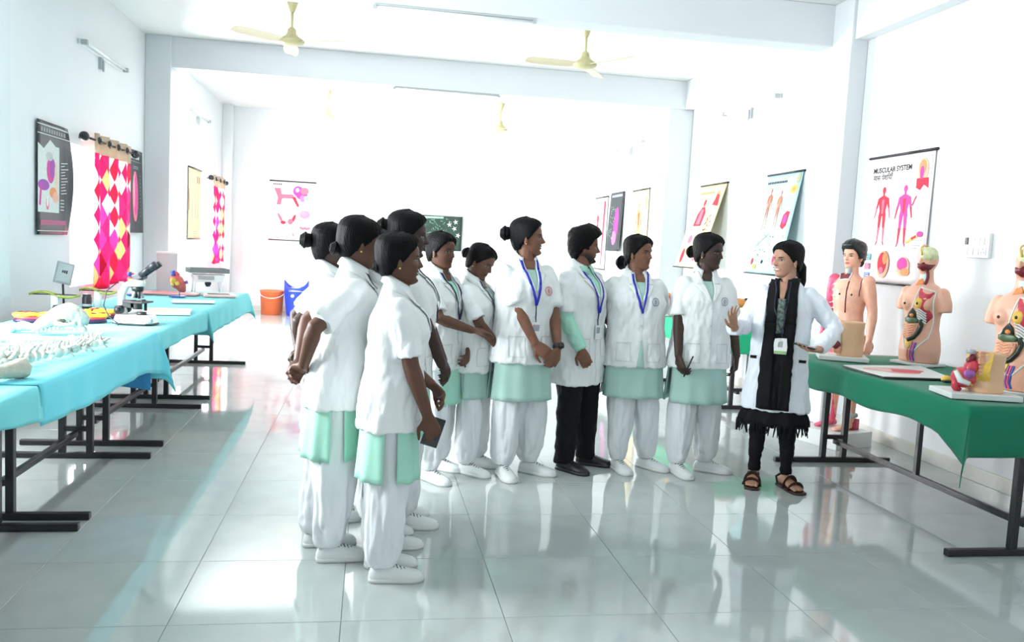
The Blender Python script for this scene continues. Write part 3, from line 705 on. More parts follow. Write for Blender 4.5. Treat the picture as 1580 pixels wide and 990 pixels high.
a = MB(); a.loft([binring(0, .15), binring(.005, .165), binring(.2, .19), binring(.44, .215, .0), binring(.50, .215, .13), binring(.50, .203, .13), binring(.44, .2, 0), binring(.03, .15)]); a.build('body', plastic('blue_plastic', (.015, .05, .62)), root, True)
a = MB(); a.lathe([(.198, .44), (.17, .47), (.12, .50), (.05, .48), (.01, .47)], n=20); a.build('bin_liner', mat('white_bag', (.8, .82, .78), .5), root, True)
a = MB(); a.cyl((-.05, -.195, .36), (-.05, -.175, .36), .03); a.build('lock_button', M_WHITEM, root, True)
# ------------------------------------------------------------------ people
HH = 0.212     # head height
def lerp_tab(tab, z):
    for a, b in zip(tab, tab[1:]):
        if z <= b[0]:
            t = (z - a[0])/(b[0] - a[0]) if b[0] > a[0] else 0; t = t*t*(3 - 2*t)*.35 + t*.65
            return [a[i] + (b[i] - a[i])*t for i in range(1, len(a))]
    return list(tab[-1][1:])
#          z     front  back  halfwidth
HEADTAB = [(0.0, .050, .000, .018), (.03, .066, .020, .034), (.08, .073, .040, .044), (.16, .074, .062, .052), (.25, .076, .076, .058), (.34, .078, .085, .0625),
           (.45, .079, .092, .067), (.55, .079, .096, .0695), (.65, .081, .098, .071), (.75, .079, .097, .0705), (.84, .070, .090, .064), (.91, .055, .076, .052), (.96, .037, .055, .036), (.99, .016, .028, .016), (1.0, .004, .010, .004)]
def gz(v, c, s): return math.exp(-((v - c)/s)**2)
def head_point(z, ph, chin=0.0, nose=1.0):
    f, b, w = lerp_tab(HEADTAB, z)
    c = math.cos(ph); s_ = math.sin(ph)
    e = .92
    x = w*math.copysign(abs(s_)**e, s_)
    y = -f*abs(c)**e if c > 0 else b*abs(c)**e
    zz = z*HH
    if c > 0:
        fr = c
        ax = abs(x)
        # nose
        if .345 < z < .60:
            t = (.60 - z)/.21
            k = min(1, max(0, t)); amp = (.003 + .021*k**1.3) if z > .385 else .024*max(0, (z - .345)/.04)**.6
            wd = .0075 + .0065*k
            y -= amp*nose*math.exp(-(x/wd)**2)
        # lips, chin, brow, cheeks, eye sockets
        y -= .007*gz(z, .285, .022)*gz(x, 0, .019) + .007*gz(z, .225, .022)*gz(x, 0, .017)
        y += .004*gz(z, .255, .010)*gz(x, 0, .022) + .004*gz(z, .175, .03)*gz(x, 0, .02)
        y -= (.008 + chin)*gz(z, .085, .055)*gz(x, 0, .022)
        y += .009*gz(z, .525, .038)*gz(ax, .031, .015)
        y -= .005*gz(z, .605, .03)*gz(ax, .028, .024)
        y -= .006*gz(z, .42, .07)*gz(ax, .042, .018)
        y -= .0045*gz(z, .524, .018)*gz(ax, .031, .012)   # eyeball behind the lids
    return Vector((x, y, zz))
NCOL, NROW = 60, 46
def head_cols():
    # denser azimuths at the face
    return [a + .42*math.sin(a)*-1 for a in (2*PI*k/NCOL for k in range(NCOL))]
def head_grid(chin=0.0, nose=1.0):
    cols = head_cols(); vs_ = []; rows = [((k/(NROW - 1))) for k in range(NROW)]
    for z in rows:
        for ph in cols: vs_.append(head_point(z, ph, chin, nose))
    fs = []
    for i in range(NROW - 1):
        for j in range(NCOL):
            k = (j + 1) % NCOL; fs.append((i*NCOL + j, i*NCOL + k, (i+1)*NCOL + k, (i+1)*NCOL + j))
    fs.append(tuple(range(NCOL - 1, -1, -1))); fs.append(tuple((NROW-1)*NCOL + j for j in range(NCOL)))
    return vs_, fs
def face_material(name, skin, lip=None, smile=0.0, beard=False, brow=(.012, .010, .010), eyes=True, rough=.5):
    m = bpy.data.materials.new(name); m.use_nodes = True; nt = m.node_tree; b = nt.nodes['Principled BSDF']
    b.inputs['Roughness'].default_value = rough; b.inputs['Specular IOR Level'].default_value = .35
    at = nt.nodes.new('ShaderNodeAttribute'); at.attribute_name = 'hl'
    sp = nt.nodes.new('ShaderNodeSeparateXYZ'); nt.links.new(at.outputs['Vector'], sp.inputs[0])
    ab = nt.nodes.new('ShaderNodeMath'); ab.operation = 'ABSOLUTE'; nt.links.new(sp.outputs[0], ab.inputs[0])
    cb = nt.nodes.new('ShaderNodeCombineXYZ'); nt.links.new(ab.outputs[0], cb.inputs[0]); nt.links.new(sp.outputs[1], cb.inputs[1]); nt.links.new(sp.outputs[2], cb.inputs[2])
    tc = nt.nodes.new('ShaderNodeTexCoord'); nz = nt.nodes.new('ShaderNodeTexNoise'); nz.inputs['Scale'].default_value = 18
    nt.links.new(tc.outputs['Object'], nz.inputs['Vector'])
    mr = nt.nodes.new('ShaderNodeMapRange'); mr.inputs[1].default_value = .3; mr.inputs[2].default_value = .7; mr.inputs[3].default_value = .9; mr.inputs[4].default_value = 1.1
    nt.links.new(nz.outputs['Fac'], mr.inputs[0])
    sc_ = nt.nodes.new('ShaderNodeVectorMath'); sc_.operation = 'SCALE'; sc_.inputs[0].default_value = skin; nt.links.new(mr.outputs[0], sc_.inputs['Scale'])
    cur = [sc_.outputs[0]]
    def blob(cx, cz, rx, rz, col, y0=-.085, ry=.06, soft=.25, strength=1.0, tilt=0.0):
        s1 = nt.nodes.new('ShaderNodeVectorMath'); s1.operation = 'SUBTRACT'; s1.inputs[1].default_value = (cx, y0, cz*HH); nt.links.new(cb.outputs[0], s1.inputs[0])
        v = s1.outputs[0]
        if tilt:
            ro = nt.nodes.new('ShaderNodeVectorRotate'); ro.rotation_type = 'Y_AXIS'; ro.inputs['Angle'].default_value = tilt; nt.links.new(v, ro.inputs['Vector']); v = ro.outputs[0]
        s2 = nt.nodes.new('ShaderNodeVectorMath'); s2.operation = 'MULTIPLY'; s2.inputs[1].default_value = (1/rx, 1/ry, 1/rz); nt.links.new(v, s2.inputs[0])
        s3 = nt.nodes.new('ShaderNodeVectorMath'); s3.operation = 'LENGTH'; nt.links.new(s2.outputs[0], s3.inputs[0])
        mp = nt.nodes.new('ShaderNodeMapRange'); mp.inputs[1].default_value = 1 - soft; mp.inputs[2].default_value = 1 + soft; mp.inputs[3].default_value = strength; mp.inputs[4].default_value = 0
        nt.links.new(s3.outputs['Value'], mp.inputs[0])
        mx = nt.nodes.new('ShaderNodeMix'); mx.data_type = 'RGBA'; nt.links.new(mp.outputs[0], mx.inputs['Factor']); nt.links.new(cur[0], mx.inputs['A']); mx.inputs['B'].default_value = (*col, 1)
        cur[0] = mx.outputs['Result']
    if beard:
        BC = (.010, .008, .008)
        blob(.050, .20, .026, .030, BC, y0=-.015, ry=.05, soft=.5, strength=.85); blob(.034, .11, .026, .022, BC, y0=-.055, ry=.04, soft=.5, strength=.9)
        blob(0, .085, .034, .024, BC, y0=-.075, ry=.06, soft=.4, strength=.93); blob(.012, .318, .017, .0052, BC, y0=-.085, ry=.05, soft=.4, strength=.93, tilt=-.25)
    lip = lip or tuple(c*f for c, f in zip(skin, (.75, .5, .55)))
    blob(.031, .605, .0185, .0042, brow, strength=.92, tilt=.1)
    blob(.031, .528, .0165, .0068, tuple(c*.25 for c in skin), strength=.9)
    blob(.0315, .522, .0125, .0036, (.34, .31, .30), soft=.25)
    blob(.031, .5235, .0052, .0052, (.012, .008, .006), soft=.2)
    blob(0, .252, .0235 + .004*smile, .0098, lip, y0=-.09, soft=.3, strength=.8)
    if smile: blob(0, .256, .019, .0042, (.72, .70, .68), y0=-.09, soft=.25)
    else: blob(0, .255, .021, .0014, tuple(c*.2 for c in skin), y0=-.09, soft=.5, strength=.85)
    blob(.0085, .365, .0042, .003, tuple(c*.2 for c in skin), y0=-.1, soft=.5, strength=.8)
    nt.links.new(cur[0], b.inputs['Base Color'])
    return m

def hair_mat():
    if 'hair' in MATS: return MATS['hair']
    m = bpy.data.materials.new('hair'); m.use_nodes = True; nt = m.node_tree; b = nt.nodes['Principled BSDF']
    b.inputs['Base Color'].default_value = (.004, .0037, .004, 1); b.inputs['Roughness'].default_value = .5; b.inputs['Specular IOR Level'].default_value = .1
    tc = nt.nodes.new('ShaderNodeTexCoord'); w = nt.nodes.new('ShaderNodeTexWave'); w.inputs['Scale'].default_value = 90; w.inputs['Distortion'].default_value = 3; w.bands_direction = 'X'
    nt.links.new(tc.outputs['Object'], w.inputs['Vector']); bp = nt.nodes.new('ShaderNodeBump'); bp.inputs['Strength'].default_value = .35; bp.inputs['Distance'].default_value = .004
    nt.links.new(w.outputs['Fac'], bp.inputs['Height']); nt.links.new(bp.outputs[0], b.inputs['Normal'])
    MATS['hair'] = m
    return m
def sstep(a, b, x):
    t = min(1, max(0, (x - a)/(b - a))); return t*t*(3 - 2*t)
def hair_mesh(style):
    """cap of hair grown from the head surface; below the hairline it dives inside the head"""
    cols = head_cols(); m = MB(); vs_ = []
    for i in range(NROW):
        z = i/(NROW - 1)
        for ph in cols:
            p = head_point(z, ph); a = abs(math.atan2(math.sin(ph), math.cos(ph)))*180/PI
            if style == 'man':
                hl = lerp_tab([(0, .80), (35, .80), (52, .72), (68, .60), (80, .42), (92, .44), (105, .30), (130, .14), (181, .10)], a)[0]
                th = .016 + .026*sstep(.65, .95, z)*(1 - .4*sstep(90, 160, a)) + .008*(1 - sstep(20, 60, a))
                th += .006*noise.noise(Vector((p.x*60, p.y*60, p.z*60)))
            else:
                hl = lerp_tab([(0, .85), (25, .83), (45, .75), (62, .66), (78, .52), (88, .46), (100, .36), (125, .20), (181, .16)], a)[0]
                th = .011 + .010*sstep(.6, .95, z) + .006*sstep(90, 150, a) + .0018*math.sin(ph*26 + z*3)
                if a < 60: th -= .006*math.exp(-(p.x/.006)**2)*sstep(.8, .95, z)
            k = sstep(hl - .022, hl + .022, z)
            c = Vector((0, .004, .12)); d = (p - c).normalized()
            d = Vector((d.x, d.y, max(-.25, d.z))).normalized()
            vs_.append(p + d*(th*k - .006*(1 - k)))
    fs = []
    for i in range(NROW - 1):
        for j in range(NCOL):
            k = (j + 1) % NCOL; fs.append((i*NCOL + j, i*NCOL + k, (i+1)*NCOL + k, (i+1)*NCOL + j))
    fs.append(tuple(range(NCOL - 1, -1, -1))); fs.append(tuple((NROW-1)*NCOL + j for j in range(NCOL)))
    m.add(vs_, fs); return m
def ik(S, W, a, b, pole):
    d = W - S; L = d.length
    if L > (a + b)*.998: W = S + d*((a + b)*.998/L); d = W - S; L = d.length
    ca = (a*a + L*L - b*b)/(2*a*L); ca = max(-1, min(1, ca)); u = d.normalized()
    p = Vector(pole); p = (p - u*p.dot(u)).normalized()
    return S + u*(a*ca) + p*(a*math.sqrt(1 - ca*ca)), W
def hand(mb, W, d, n, side, curl=.5, spread=.1, thumb=.6):
    """W wrist, d finger direction, n palm normal; side +1 = thumb towards n x d"""
    d = Vector(d).normalized(); n = Vector(n); n = (n - d*n.dot(d)).normalized(); s = d.cross(n)*side     # s: towards thumb side
    # palm
    secs = [(-.02, .024, .019), (0, .026, .018), (.02, .034, .0165), (.05, .040, .015), (.078, .040, .0135), (.088, .036, .010)]
    rings = []
    for t, w, th in secs:
        rings.append([W + d*t + s*(w*math.cos(a)) + n*(th*math.sin(a)) for a in (2*PI*k/14 for k in range(14))])
    mb.loft(rings)
    for i, (off, ln, r) in enumerate(((.030, .070, .0088), (.010, .078, .0092), (-.011, .072, .0088), (-.030, .056, .0078))):
        p = W + d*(.080 - .004*abs(i - 1.2)) + s*off; dr = (d + s*(off*spread*8)).normalized(); pts = [p - dr*.02, p]; rr = [r, r]
        ang = 0; cu = curl*(1 + .12*i)
        for L in (.45, .31, .24):
            ang += cu; q = dr*math.cos(ang) + n*math.sin(ang); p = p + q*(ln*L); pts.append(p); rr.append(r*(1 - .08*len(pts) + .16))
        mb.tube(pts, rr, 8, ref=s); mb.ell(pts[-1], rr[-1]*.98, nu=8, nv=6)
    p = W + d*.018 + s*.026; t1 = (s*.72 + d*.62 + n*(.35*thumb)).normalized(); t2 = (s*(.45 - .5*thumb) + d*.85 + n*(.5*thumb)).normalized()
    pts = [p - s*.014, p, p + t1*.038, p + t1*.038 + t2*.030, p + t1*.038 + t2*.052]
    mb.tube(pts, [.014, .0125, .0105, .0095, .0075], 8, ref=n); mb.ell(pts[-1], .0076, nu=8, nv=6)

M_COAT = mat('white_coat_cotton', (.80, .825, .825), .85, .2, noise_amt=.02, noise_scale=6, bump=.10, bump_scale=220, sheen=.1)
M_TCOAT = mat('white_labcoat', (.80, .84, .90), .8, .2, noise_amt=.02, noise_scale=6, bump=.08, bump_scale=220)
M_SALW = mat('white_salwar', (.74, .77, .785), .85, .2, noise_amt=.02, bump=.1, bump_scale=200)
M_MINT = mat('mint_cotton', (.38, .70, .56), .85, .2, noise_amt=.03, bump=.1, bump_scale=200)
M_MINTD = mat('grey_mint_cotton', (.40, .60, .54), .85, .2, noise_amt=.03, bump=.1, bump_scale=200)
M_BLKC = mat('black_cotton', (.006, .006, .0075), .8, .2, bump=.15, bump_scale=120)
M_PANT = mat('black_trouser', (.006, .006, .007), .75, .2)
M_SHOE = mat('white_canvas', (.72, .75, .75), .75, .25, bump=.08, bump_scale=250)
M_SOLE = mat('rubber_sole', (.66, .67, .64), .6)
M_BSHOE = mat('black_shoe', (.010, .010, .011), .4)
M_LACE = mat('grey_lace', (.16, .17, .18), .8)
M_LANY = mat('blue_ribbon', (.012, .025, .42), .5)
M_LANYD = mat('navy_ribbon', (.01, .015, .05), .5)
M_CARD = mat('id_card', (.78, .80, .80), .3)
M_SEAM = mat('seam_white', (.62, .65, .66), .85)
M_EMB = mat('emblem_grey', (.34, .36, .40), .7)
M_EMBR = mat('emblem_red', (.62, .25, .28), .7)
M_PHONE = mat('phone_black', (.01, .01, .012), .15)

def shoe_meshes():
    tab = [(.066, .010, .040), (.058, .026, .060), (.035, .033, .074), (.0, .035, .080), (-.03, .037, .080), (-.06, .041, .069), (-.10, .046, .056), (-.135, .045, .048), (-.160, .036, .042), (-.176, .020, .032), (-.181, .006, .022)]
    rings = []
    for y, w, h in tab:
        cx = -.004*sstep(.0, -.12, y) if False else 0
        ring = []
        for k in range(18):
            a = 2*PI*k/18; cx_, sz = math.cos(a), math.sin(a)
            zz = .010 + (h - .010)*max(0, sz)**.75 if sz > 0 else .010 - .004*abs(sz)
            ring.append(Vector((w*math.copysign(abs(cx_)**.8, cx_), y, zz)))
        rings.append(ring)
    up = MB(); up.loft(rings)
    so = MB(); out = [(w + .0045, y) for y, w, h in tab]
    pl = [(w, y) for w, y in out] + [(-w, y) for w, y in reversed(out)]
    so.prism(pl, lambda p: (p[0], p[1]*1.02, 0.001), lambda p: (p[0], p[1]*1.02, .019))
    la = MB()
    for k in range(4):
        y = -.040 - k*.017; z = .0785 - k*.0065
        la.tube([(-.020, y - .004, z - .008), (0, y, z), (.020, y + .004, z - .008)], .0032, 6)
    la.tube([(0, -.03, .078), (.022, -.036, .083), (.03, -.028, .072)], .0028, 6); la.tube([(0, -.03, .078), (-.02, -.038, .084), (-.03, -.03, .07)], .0028, 6)
    return up.mesh('shoe'), so.mesh('sole'), la.mesh('laces')
SHOE_U, SHOE_S, SHOE_L = shoe_meshes()
for me_ in (SHOE_U, SHOE_S): me_.polygons.foreach_set('use_smooth', [True]*len(me_.polygons))
SHOE_SETS = {}
def shoe(root, x, y, ang, kind):
    if kind not in SHOE_SETS:
        s = [SHOE_U.copy(), SHOE_S.copy(), SHOE_L.copy()]
        for me_, mm in zip(s, (M_SHOE, M_SOLE, M_LACE) if kind == 'white' else (M_BSHOE, M_DARK, M_DARK)): me_.materials.append(mm)
        SHOE_SETS[kind] = s
    u, so, la = SHOE_SETS[kind]
    o = bpy.data.objects.new('shoe', u); COL.objects.link(o); o.parent = root; o.location = (x, y, 0); o.rotation_euler = (0, 0, ang)
    for nm, me_ in (('sole', so), ('laces', la)):
        c = bpy.data.objects.new(nm, me_); COL.objects.link(c); c.parent = o
    return o
def sellring(z, rx, ry, cy=0.0, cx=0.0, n=32, e=.86):
    return [Vector((cx + rx*math.copysign(abs(math.cos(a))**e, math.cos(a)), cy + ry*math.copysign(abs(math.sin(a))**e, math.sin(a)), z)) for a in (2*PI*k/n for k in range(n))]

class Drape:
    """lay flat pieces on a garment: points given as (x, z) seen from the front"""
    def __init__(s, me, y_start=-.27): s.b = bvh_of(me); s.y0 = y_start
    def p(s, x, z, off):
        h = s.b.ray_cast(Vector((x, s.y0, z)), Vector((0, 1, 0)))
        if h[0] is None: return Vector((x, 0, z))
        n = h[1]
        if n.y > 0: n = -n
        n = Vector((n.x*.6, min(n.y, -.35), n.z*.6)).normalized()
        return h[0] + n*off
    def quad(s, mb, A, B, C, D, off=.005, nu=6, nv=8, m=0, th=.003):
        P = []
        for j in range(nv + 1):
            for i in range(nu + 1):
                u, v = i/nu, j/nv
                x = (A[0]*(1-u) + B[0]*u)*(1-v) + (D[0]*(1-u) + C[0]*u)*v; z = (A[1]*(1-u) + B[1]*u)*(1-v) + (D[1]*(1-u) + C[1]*u)*v
                P.append(s.p(x, z, off))
        Q = [s_ + Vector((0, th, 0)) for s_ in P]; n = nu + 1; K = len(P)
        f = [(j*n+i, j*n+i+1, (j+1)*n+i+1, (j+1)*n+i) for j in range(nv) for i in range(nu)]
        g = [tuple(K + q for q in reversed(t)) for t in f]
        edge = [i for i in range(n)] + [j*n + nu for j in range(1, nv + 1)] + [nv*n + i for i in range(nu - 1, -1, -1)] + [j*n for j in range(nv - 1, 0, -1)]
        e = [(edge[k], K + edge[k], K + edge[(k+1) % len(edge)], edge[(k+1) % len(edge)]) for k in range(len(edge))]
        mb.add(P + Q, f + g + e, m)
    def strip(s, mb, pts, w, off=.006, m=0, th=.002, step=.02):
        for (x0, z0), (x1, z1) in zip(pts, pts[1:]):
            dx, dz = x1 - x0, z1 - z0; l = math.hypot(dx, dz); nx, nz = -dz/l*w/2, dx/l*w/2
            s.quad(mb, (x0 + nx, z0 + nz), (x0 - nx, z0 - nz), (x1 - nx, z1 - nz), (x1 + nx, z1 + nz), off, 1, max(1, int(l/step)), m, th)
    def disc(s, mb, x, z, r, off=.006, m=0, n=16, r0=0.0):
        out = [s.p(x + r*math.cos(a), z + r*math.sin(a), off) for a in (2*PI*k/n for k in range(n))]
        if r0 > 0:
            inn = [s.p(x + r0*math.cos(a), z + r0*math.sin(a), off) for a in (2*PI*k/n for k in range(n))]
            mb.add(out + inn, [(k, (k+1) % n, n + (k+1) % n, n + k) for k in range(n)], m)
        else: mb.add(out, [tuple(range(n))], m)

SH = Vector((.149, .012, 1.236))
UA, FA = .250, .230
def person(label, xy, rz, h, skin, head=(0, 0, 0), feet=((-.10, 0, -.12), (.10, 0, .12)), armR=None, armL=None, kind='student', seed=0, hair='bun', bun=None,
           smile=0.0, lanyard=None, emblem=True, hem=.70, khem=.475, wide=1.0, lean=(0, 0), mint=None, girth=1.0, nose=1.0, slit=True, extra=None, slender=1.0):
    rng = random.Random(seed); s = h/1.55
    root = empty('person', (xy[0], xy[1], 0), R(rz), s); tag(root, label, 'person', 'people gathered in the room')
    mint = mint or M_MINTD
    lx, ly = lean
    def LN(z): return Vector((lx*max(0, z - .8)/.6, ly*max(0, z - .8)/.6, 0))
    # ---- arms
    arms = {}
    for sd, spec in ((-1, armR), (1, armL)):
        S = Vector((SH.x*sd, SH.y, SH.z)) + LN(SH.z)
        sp = spec or {}
        W = Vector(sp.get('w', (sd*.225, -.03, .785))); pole = Vector(sp.get('pole', (sd*.5, 1, -.1)))
        E, W = ik(S, W, UA, FA, pole)
        d = Vector(sp.get('d', (W - E).normalized() + Vector((0, -.15, 0)))); n = Vector(sp.get('n', (-sd, .2, 0)))
        arms[sd] = (S, E, W, d, n, sp.get('curl', .38), sp.get('thumb', .6), sp.get('hand', True), sp.get('spread', .1))
    # ---- body
    b = MB()
    tors = [(.98, .125, .085, 0), (1.08, .135, .092, 0), (1.17, .140, .092, 0), (1.225, .118, .076, .004), (1.258, .090, .060, .010), (1.287, .066, .054, .014), (1.31, .051, .051, .016), (1.345, .047, .049, .016), (1.40, .046, .048, .018)]
    b.loft([[q + LN(z) for q in sellring(z, rx, ry, cy, n=24, e=1)] for z, rx, ry, cy in tors])
    for sd in (-1, 1):
        S, E, W, d, n, curl, thumb, hd, spr = arms[sd]
        pts = [S + (S - E).normalized()*.0, S.lerp(E, .3), S.lerp(E, .65), E, E.lerp(W, .22), E.lerp(W, .6), W]
        b.tube(pts, [.040, .041, .039, .036, .0375, .031, .0240], 14)
        b.ell(S, .040, nu=12, nv=8)
        if hd: hand(b, W, d, n, -sd if False else sd, curl, spr, thumb)
    me = remesh(b, .0062 if kind != 'teacher' else .005, 3)
    # ---- head joined into the same mesh
    hv, hf = head_grid(.004 if kind == 'man' else 0, nose)
    for sd in (-1, 1):      # ears
        e = MB(); e.ell((sd*.0715, .010, .455*HH), (.007, .0165, .030), nu=12, nv=8, rot=Matrix.Rotation(-.25, 3, 'X') @ Matrix.Rotation(sd*.35, 3, 'Z'))
        e.ell((sd*.0725, .006, .395*HH), (.006, .009, .012), nu=8, nv=6)
        o = len(hv); hv = hv + [Vector(p) for p in e.v]; hf = hf + [tuple(i + o for i in f) for f in e.f]
    yaw, pit, rol = [R(a) for a in head]
    piv = Vector((0, .018, .03)); base = Vector((0, .012, 1.333)) + LN(1.333)
    Rm = Matrix.Rotation(yaw, 3, 'Z') @ Matrix.Rotation(pit, 3, 'X') @ Matrix.Rotation(rol, 3, 'Y')
    def HP(p): return Rm @ (Vector(p) - piv) + piv + base
    co = mcoords(me); nb = len(co)
    V = [tuple(c) for c in co] + [tuple(HP(p)) for p in hv]
    Fc = [tuple(p.vertices) for p in me.polygons] + [tuple(i + nb for i in f) for f in hf]
    bpy.data.meshes.remove(me)
    me = bpy.data.meshes.new('body'); me.from_pydata(V, [], Fc); me.update()
    at = me.attributes.new('hl', 'FLOAT_VECTOR', 'POINT')
    at.data.foreach_set('vector', np.concatenate([np.full((nb, 3), 9.0), np.array([tuple(p) for p in hv])]).astype(np.float32).ravel())
    fm = face_material('skin_%d' % seed, skin, smile=smile, beard=(kind == 'man'))
    link('body', me, fm, root, True)
    # ---- hair
    hm = hair_mesh('man' if hair == 'man' else 'woman')
    hm.v = [tuple(HP(p)) for p in hm.v]
    ho = hm.build('hair', hair_mat(), root, True)
    if hair == 'bun':
        bz, br, by = (bun or (.56, .038, .125))
        k = MB(); c = Vector((0, by, bz*HH)); k.ell(c, (br, br*.85, br*.95), nu=18, nv=12)
        for q in range(3):
            pts = []
            for t in range(20):
                a = t/19*2*PI; rr = br*(.92 - .2*q); pts.append(c + Vector((rr*math.cos(a), br*(.35 + .22*q), rr*math.sin(a)*.95)))
            k.tube(pts, br*.24, 8)
        k.v = [tuple(HP(p)) for p in k.v]; k.build('bun', hair_mat(), ho, True)
        k = MB(); k.tube([c + Vector((br*.78*math.cos(a), -br*.75, br*.78*math.sin(a))) for a in (2*PI*t/16 for t in range(17))], .006, 6); k.v = [tuple(HP(p)) for p in k.v]; k.build('hair_tie', M_DARK, ho, True)
    elif hair == 'ponytail':
        k = MB(); pts = [Vector((0, .095, .45*HH)), Vector((.0, .118, .30*HH)), Vector((.012, .115, -.02)), Vector((.02, .10, -.10))]
        k.tube(pts, [.03, .034, .030, .014], 12); k.v = [tuple(HP(p)) for p in k.v]; k.build('ponytail', hair_mat(), ho, True)
    if False:
        bm_ = MB(); cols = head_cols(); vs_ = []; zs = [k/30*.42 for k in range(31)]
        for z in zs:
            for ph in cols:
                p = head_point(z, ph, .004); a = abs(math.atan2(math.sin(ph), math.cos(ph)))*180/PI
                lo = sstep(.0, .03, z)*(1 - sstep(.10 + .25*sstep(30, 80, a), .16 + .27*sstep(30, 80, a), z))*(1 - sstep(84, 98, a))
                mo = gz(z, .318, .022)*gz(p.x, 0, .026) if a < 70 else 0
                chin = gz(z, .1, .075)*gz(p.x, 0, .026) if a < 70 else 0
                k = min(1, max(lo*.75, mo*1.1, chin*1.1))
                d = (p - Vector((0, .0, .09))).normalized(); vs_.append(p + d*(.0055*k - .0026))
        n = len(cols); bm_.add(vs_, [(i*n+j, i*n+(j+1) % n, (i+1)*n+(j+1) % n, (i+1)*n+j) for i in range(len(zs) - 1) for j in range(n)])
        bm_.v = [tuple(HP(p)) for p in bm_.v]; bm_.build('beard', hair_mat(), ho, True)
    # ---- earrings
    if kind != 'man':
        k = MB()
        for sd in (-1, 1): k.ell((sd*.078, .004, .345*HH), .0045, nu=8, nv=6)
        k.v = [tuple(HP(p)) for p in k.v]; k.build('earrings', mat('gold', (.7, .5, .18), .3, metal=1), root, True)['kind'] = 'stuff'
    # ---- coat
    g = girth
    c = MB(); hem_ = hem
    tw = hem_ + .02
    if kind == 'teacher':
        rings = [(hem_, .215, .155, .01), (hem_ + .15, .20, .145, .008), (.86, .182, .136, .004), (.95, .172, .128, 0)]
    else:
        rings = [(hem_, .200, .146, .005), (hem_ + .05, .198, .145, .004), (.86, .186, .139, .002), (.95, .176, .130, 0)]
    rings += [(1.05, .174, .130, -.002), (1.13, .176, .137, -.006), (1.19, .166, .122, 0), (1.23, .146, .100, .006), (1.262, .116, .080, .012), (1.288, .086, .067, .015), (1.312, .064, .060, .016), (1.322, .058, .056, .016)]
    c.loft([[q + LN(z) + Vector((0, 0, q.y*.55*sstep(1.22, 1.31, z))) for q in sellring(z, rx*(g if z < 1.2 else 1 + (g - 1)*.5), ry*(g if z < 1.2 else 1), cy)] for z, rx, ry, cy in rings])
    for sd in (-1, 1):
        S, E, W, d, n, curl, thumb, hd, spr = arms[sd]
        if kind == 'teacher':
            Wc = E.lerp(W, .93); pts = [S + Vector((-sd*.03, 0, .005)), S.lerp(E, .3), S.lerp(E, .7), E, E.lerp(W, .3), E.lerp(W, .65), Wc]; rad = [.058, .058, .053, .051, .053, .050, .047]
        else:
            en = .86; pts = [S + Vector((-sd*.03, 0, .004)), S.lerp(E, .2), S.lerp(E, .5), S.lerp(E, en - .03), S.lerp(E, en)]; rad = [.060, .062, .062, .066, .066]
        c.tube(pts, rad, 18); c.ell(S + Vector((-sd*.008, 0, 0)), (.052, .055, .050), nu=14, nv=10)
    cm = remesh(c, .0085, 4)
    wrinkle(cm, .013, 8, 3.4, seed*1.7, lambda co: np.clip((1.27 - co[:, 2])*6, .12, 1))
    wrinkle(cm, .0085, 17, 7, seed*2.3, lambda co: np.clip((1.29 - co[:, 2])*6, .1, 1))
    coat = link('coat', cm, M_TCOAT if kind == 'teacher' else M_COAT, root, True)
    D = Drape(cm)
    cx = lx*.6
    if kind != 'teacher':
        vz = 1.125
        k = MB(); D.quad(k, (-.046, 1.298), (.046, 1.298), (.002, vz), (-.002, vz), .003, 8, 12)
        k.build('kurta_neckline' if kind != 'man' else 'shirt_front', mint if kind != 'man' else M_MINT, coat, True)
        k = MB(); D.quad(k, (-.040, 1.312), (.040, 1.312), (.026, 1.255), (-.026, 1.255), .0045, 8, 6); 
        if kind != 'man': k.build('neck_opening', mat('skin_neck_%d' % seed, skin, .5), coat, True)
        for sd in (-1, 1):
            k = MB(); D.quad(k, (sd*.040, 1.322), (sd*.072, 1.312), (sd*.075, 1.235), (sd*.030, 1.235), .010, 4, 8); D.quad(k, (sd*.030, 1.240), (sd*.088, 1.232), (sd*.018, vz + .012), (sd*.001, vz), .009, 5, 10)
            k.build('lapel', M_COAT, coat, True)
        k = MB(); D.strip(k, [(.012, vz), (.014, hem + .02)], .004, .002); k.build('front_seam', M_SEAM, coat)
        k = MB()
        for sd in (-1, 1):
            D.strip(k, [(sd*.055, .865), (sd*.145, .862)], .005, .0035)
            D.strip(k, [(sd*.055, .865), (sd*.055, .745)], .0035, .003); D.strip(k, [(sd*.145, .862), (sd*.145, .745)], .0035, .003); D.strip(k, [(sd*.055, .745), (sd*.145, .745)], .0035, .003)
        k.build('pocket_seams', M_SEAM, coat)['kind'] = 'stuff'
        k = MB()
        for z in (1.09, .98, .87): D.disc(k, .004, z, .007, .006, n=10)
        k.build('buttons', M_SEAM, coat)['kind'] = 'stuff'
        if emblem:
            k = MB(); D.disc(k, .088, 1.135, .027, .005, 0, 18, .021); D.disc(k, .088, 1.135, .012, .005, 0, 8, .006); D.strip(k, [(.088, 1.153), (.088, 1.117)], .005, .005)
            k.build('emblem', M_EMBR if emblem == 'red' else M_EMB, coat)
        k = MB(); rows = []
        for i in range(25):
            a = R(-52 + 284*i/24); ca, sa = math.cos(a), math.sin(a); row = []
            for rx_, ry_, z_ in ((.055, .054, 1.318), (.056, .055, 1.342), (.061, .060, 1.347), (.074, .070, 1.325), (.086, .078, 1.296)):
                q = Vector((rx_*ca, .016 + ry_*sa, z_)); row.append(q + LN(z_) + Vector((0, 0, q.y*.55 - .004)))
            rows.append(row)
        k.loft(rows, closed=False); o = k.build('collar', M_COAT, coat, True); sl = o.modifiers.new('t', 'SOLIDIFY'); sl.thickness = .004
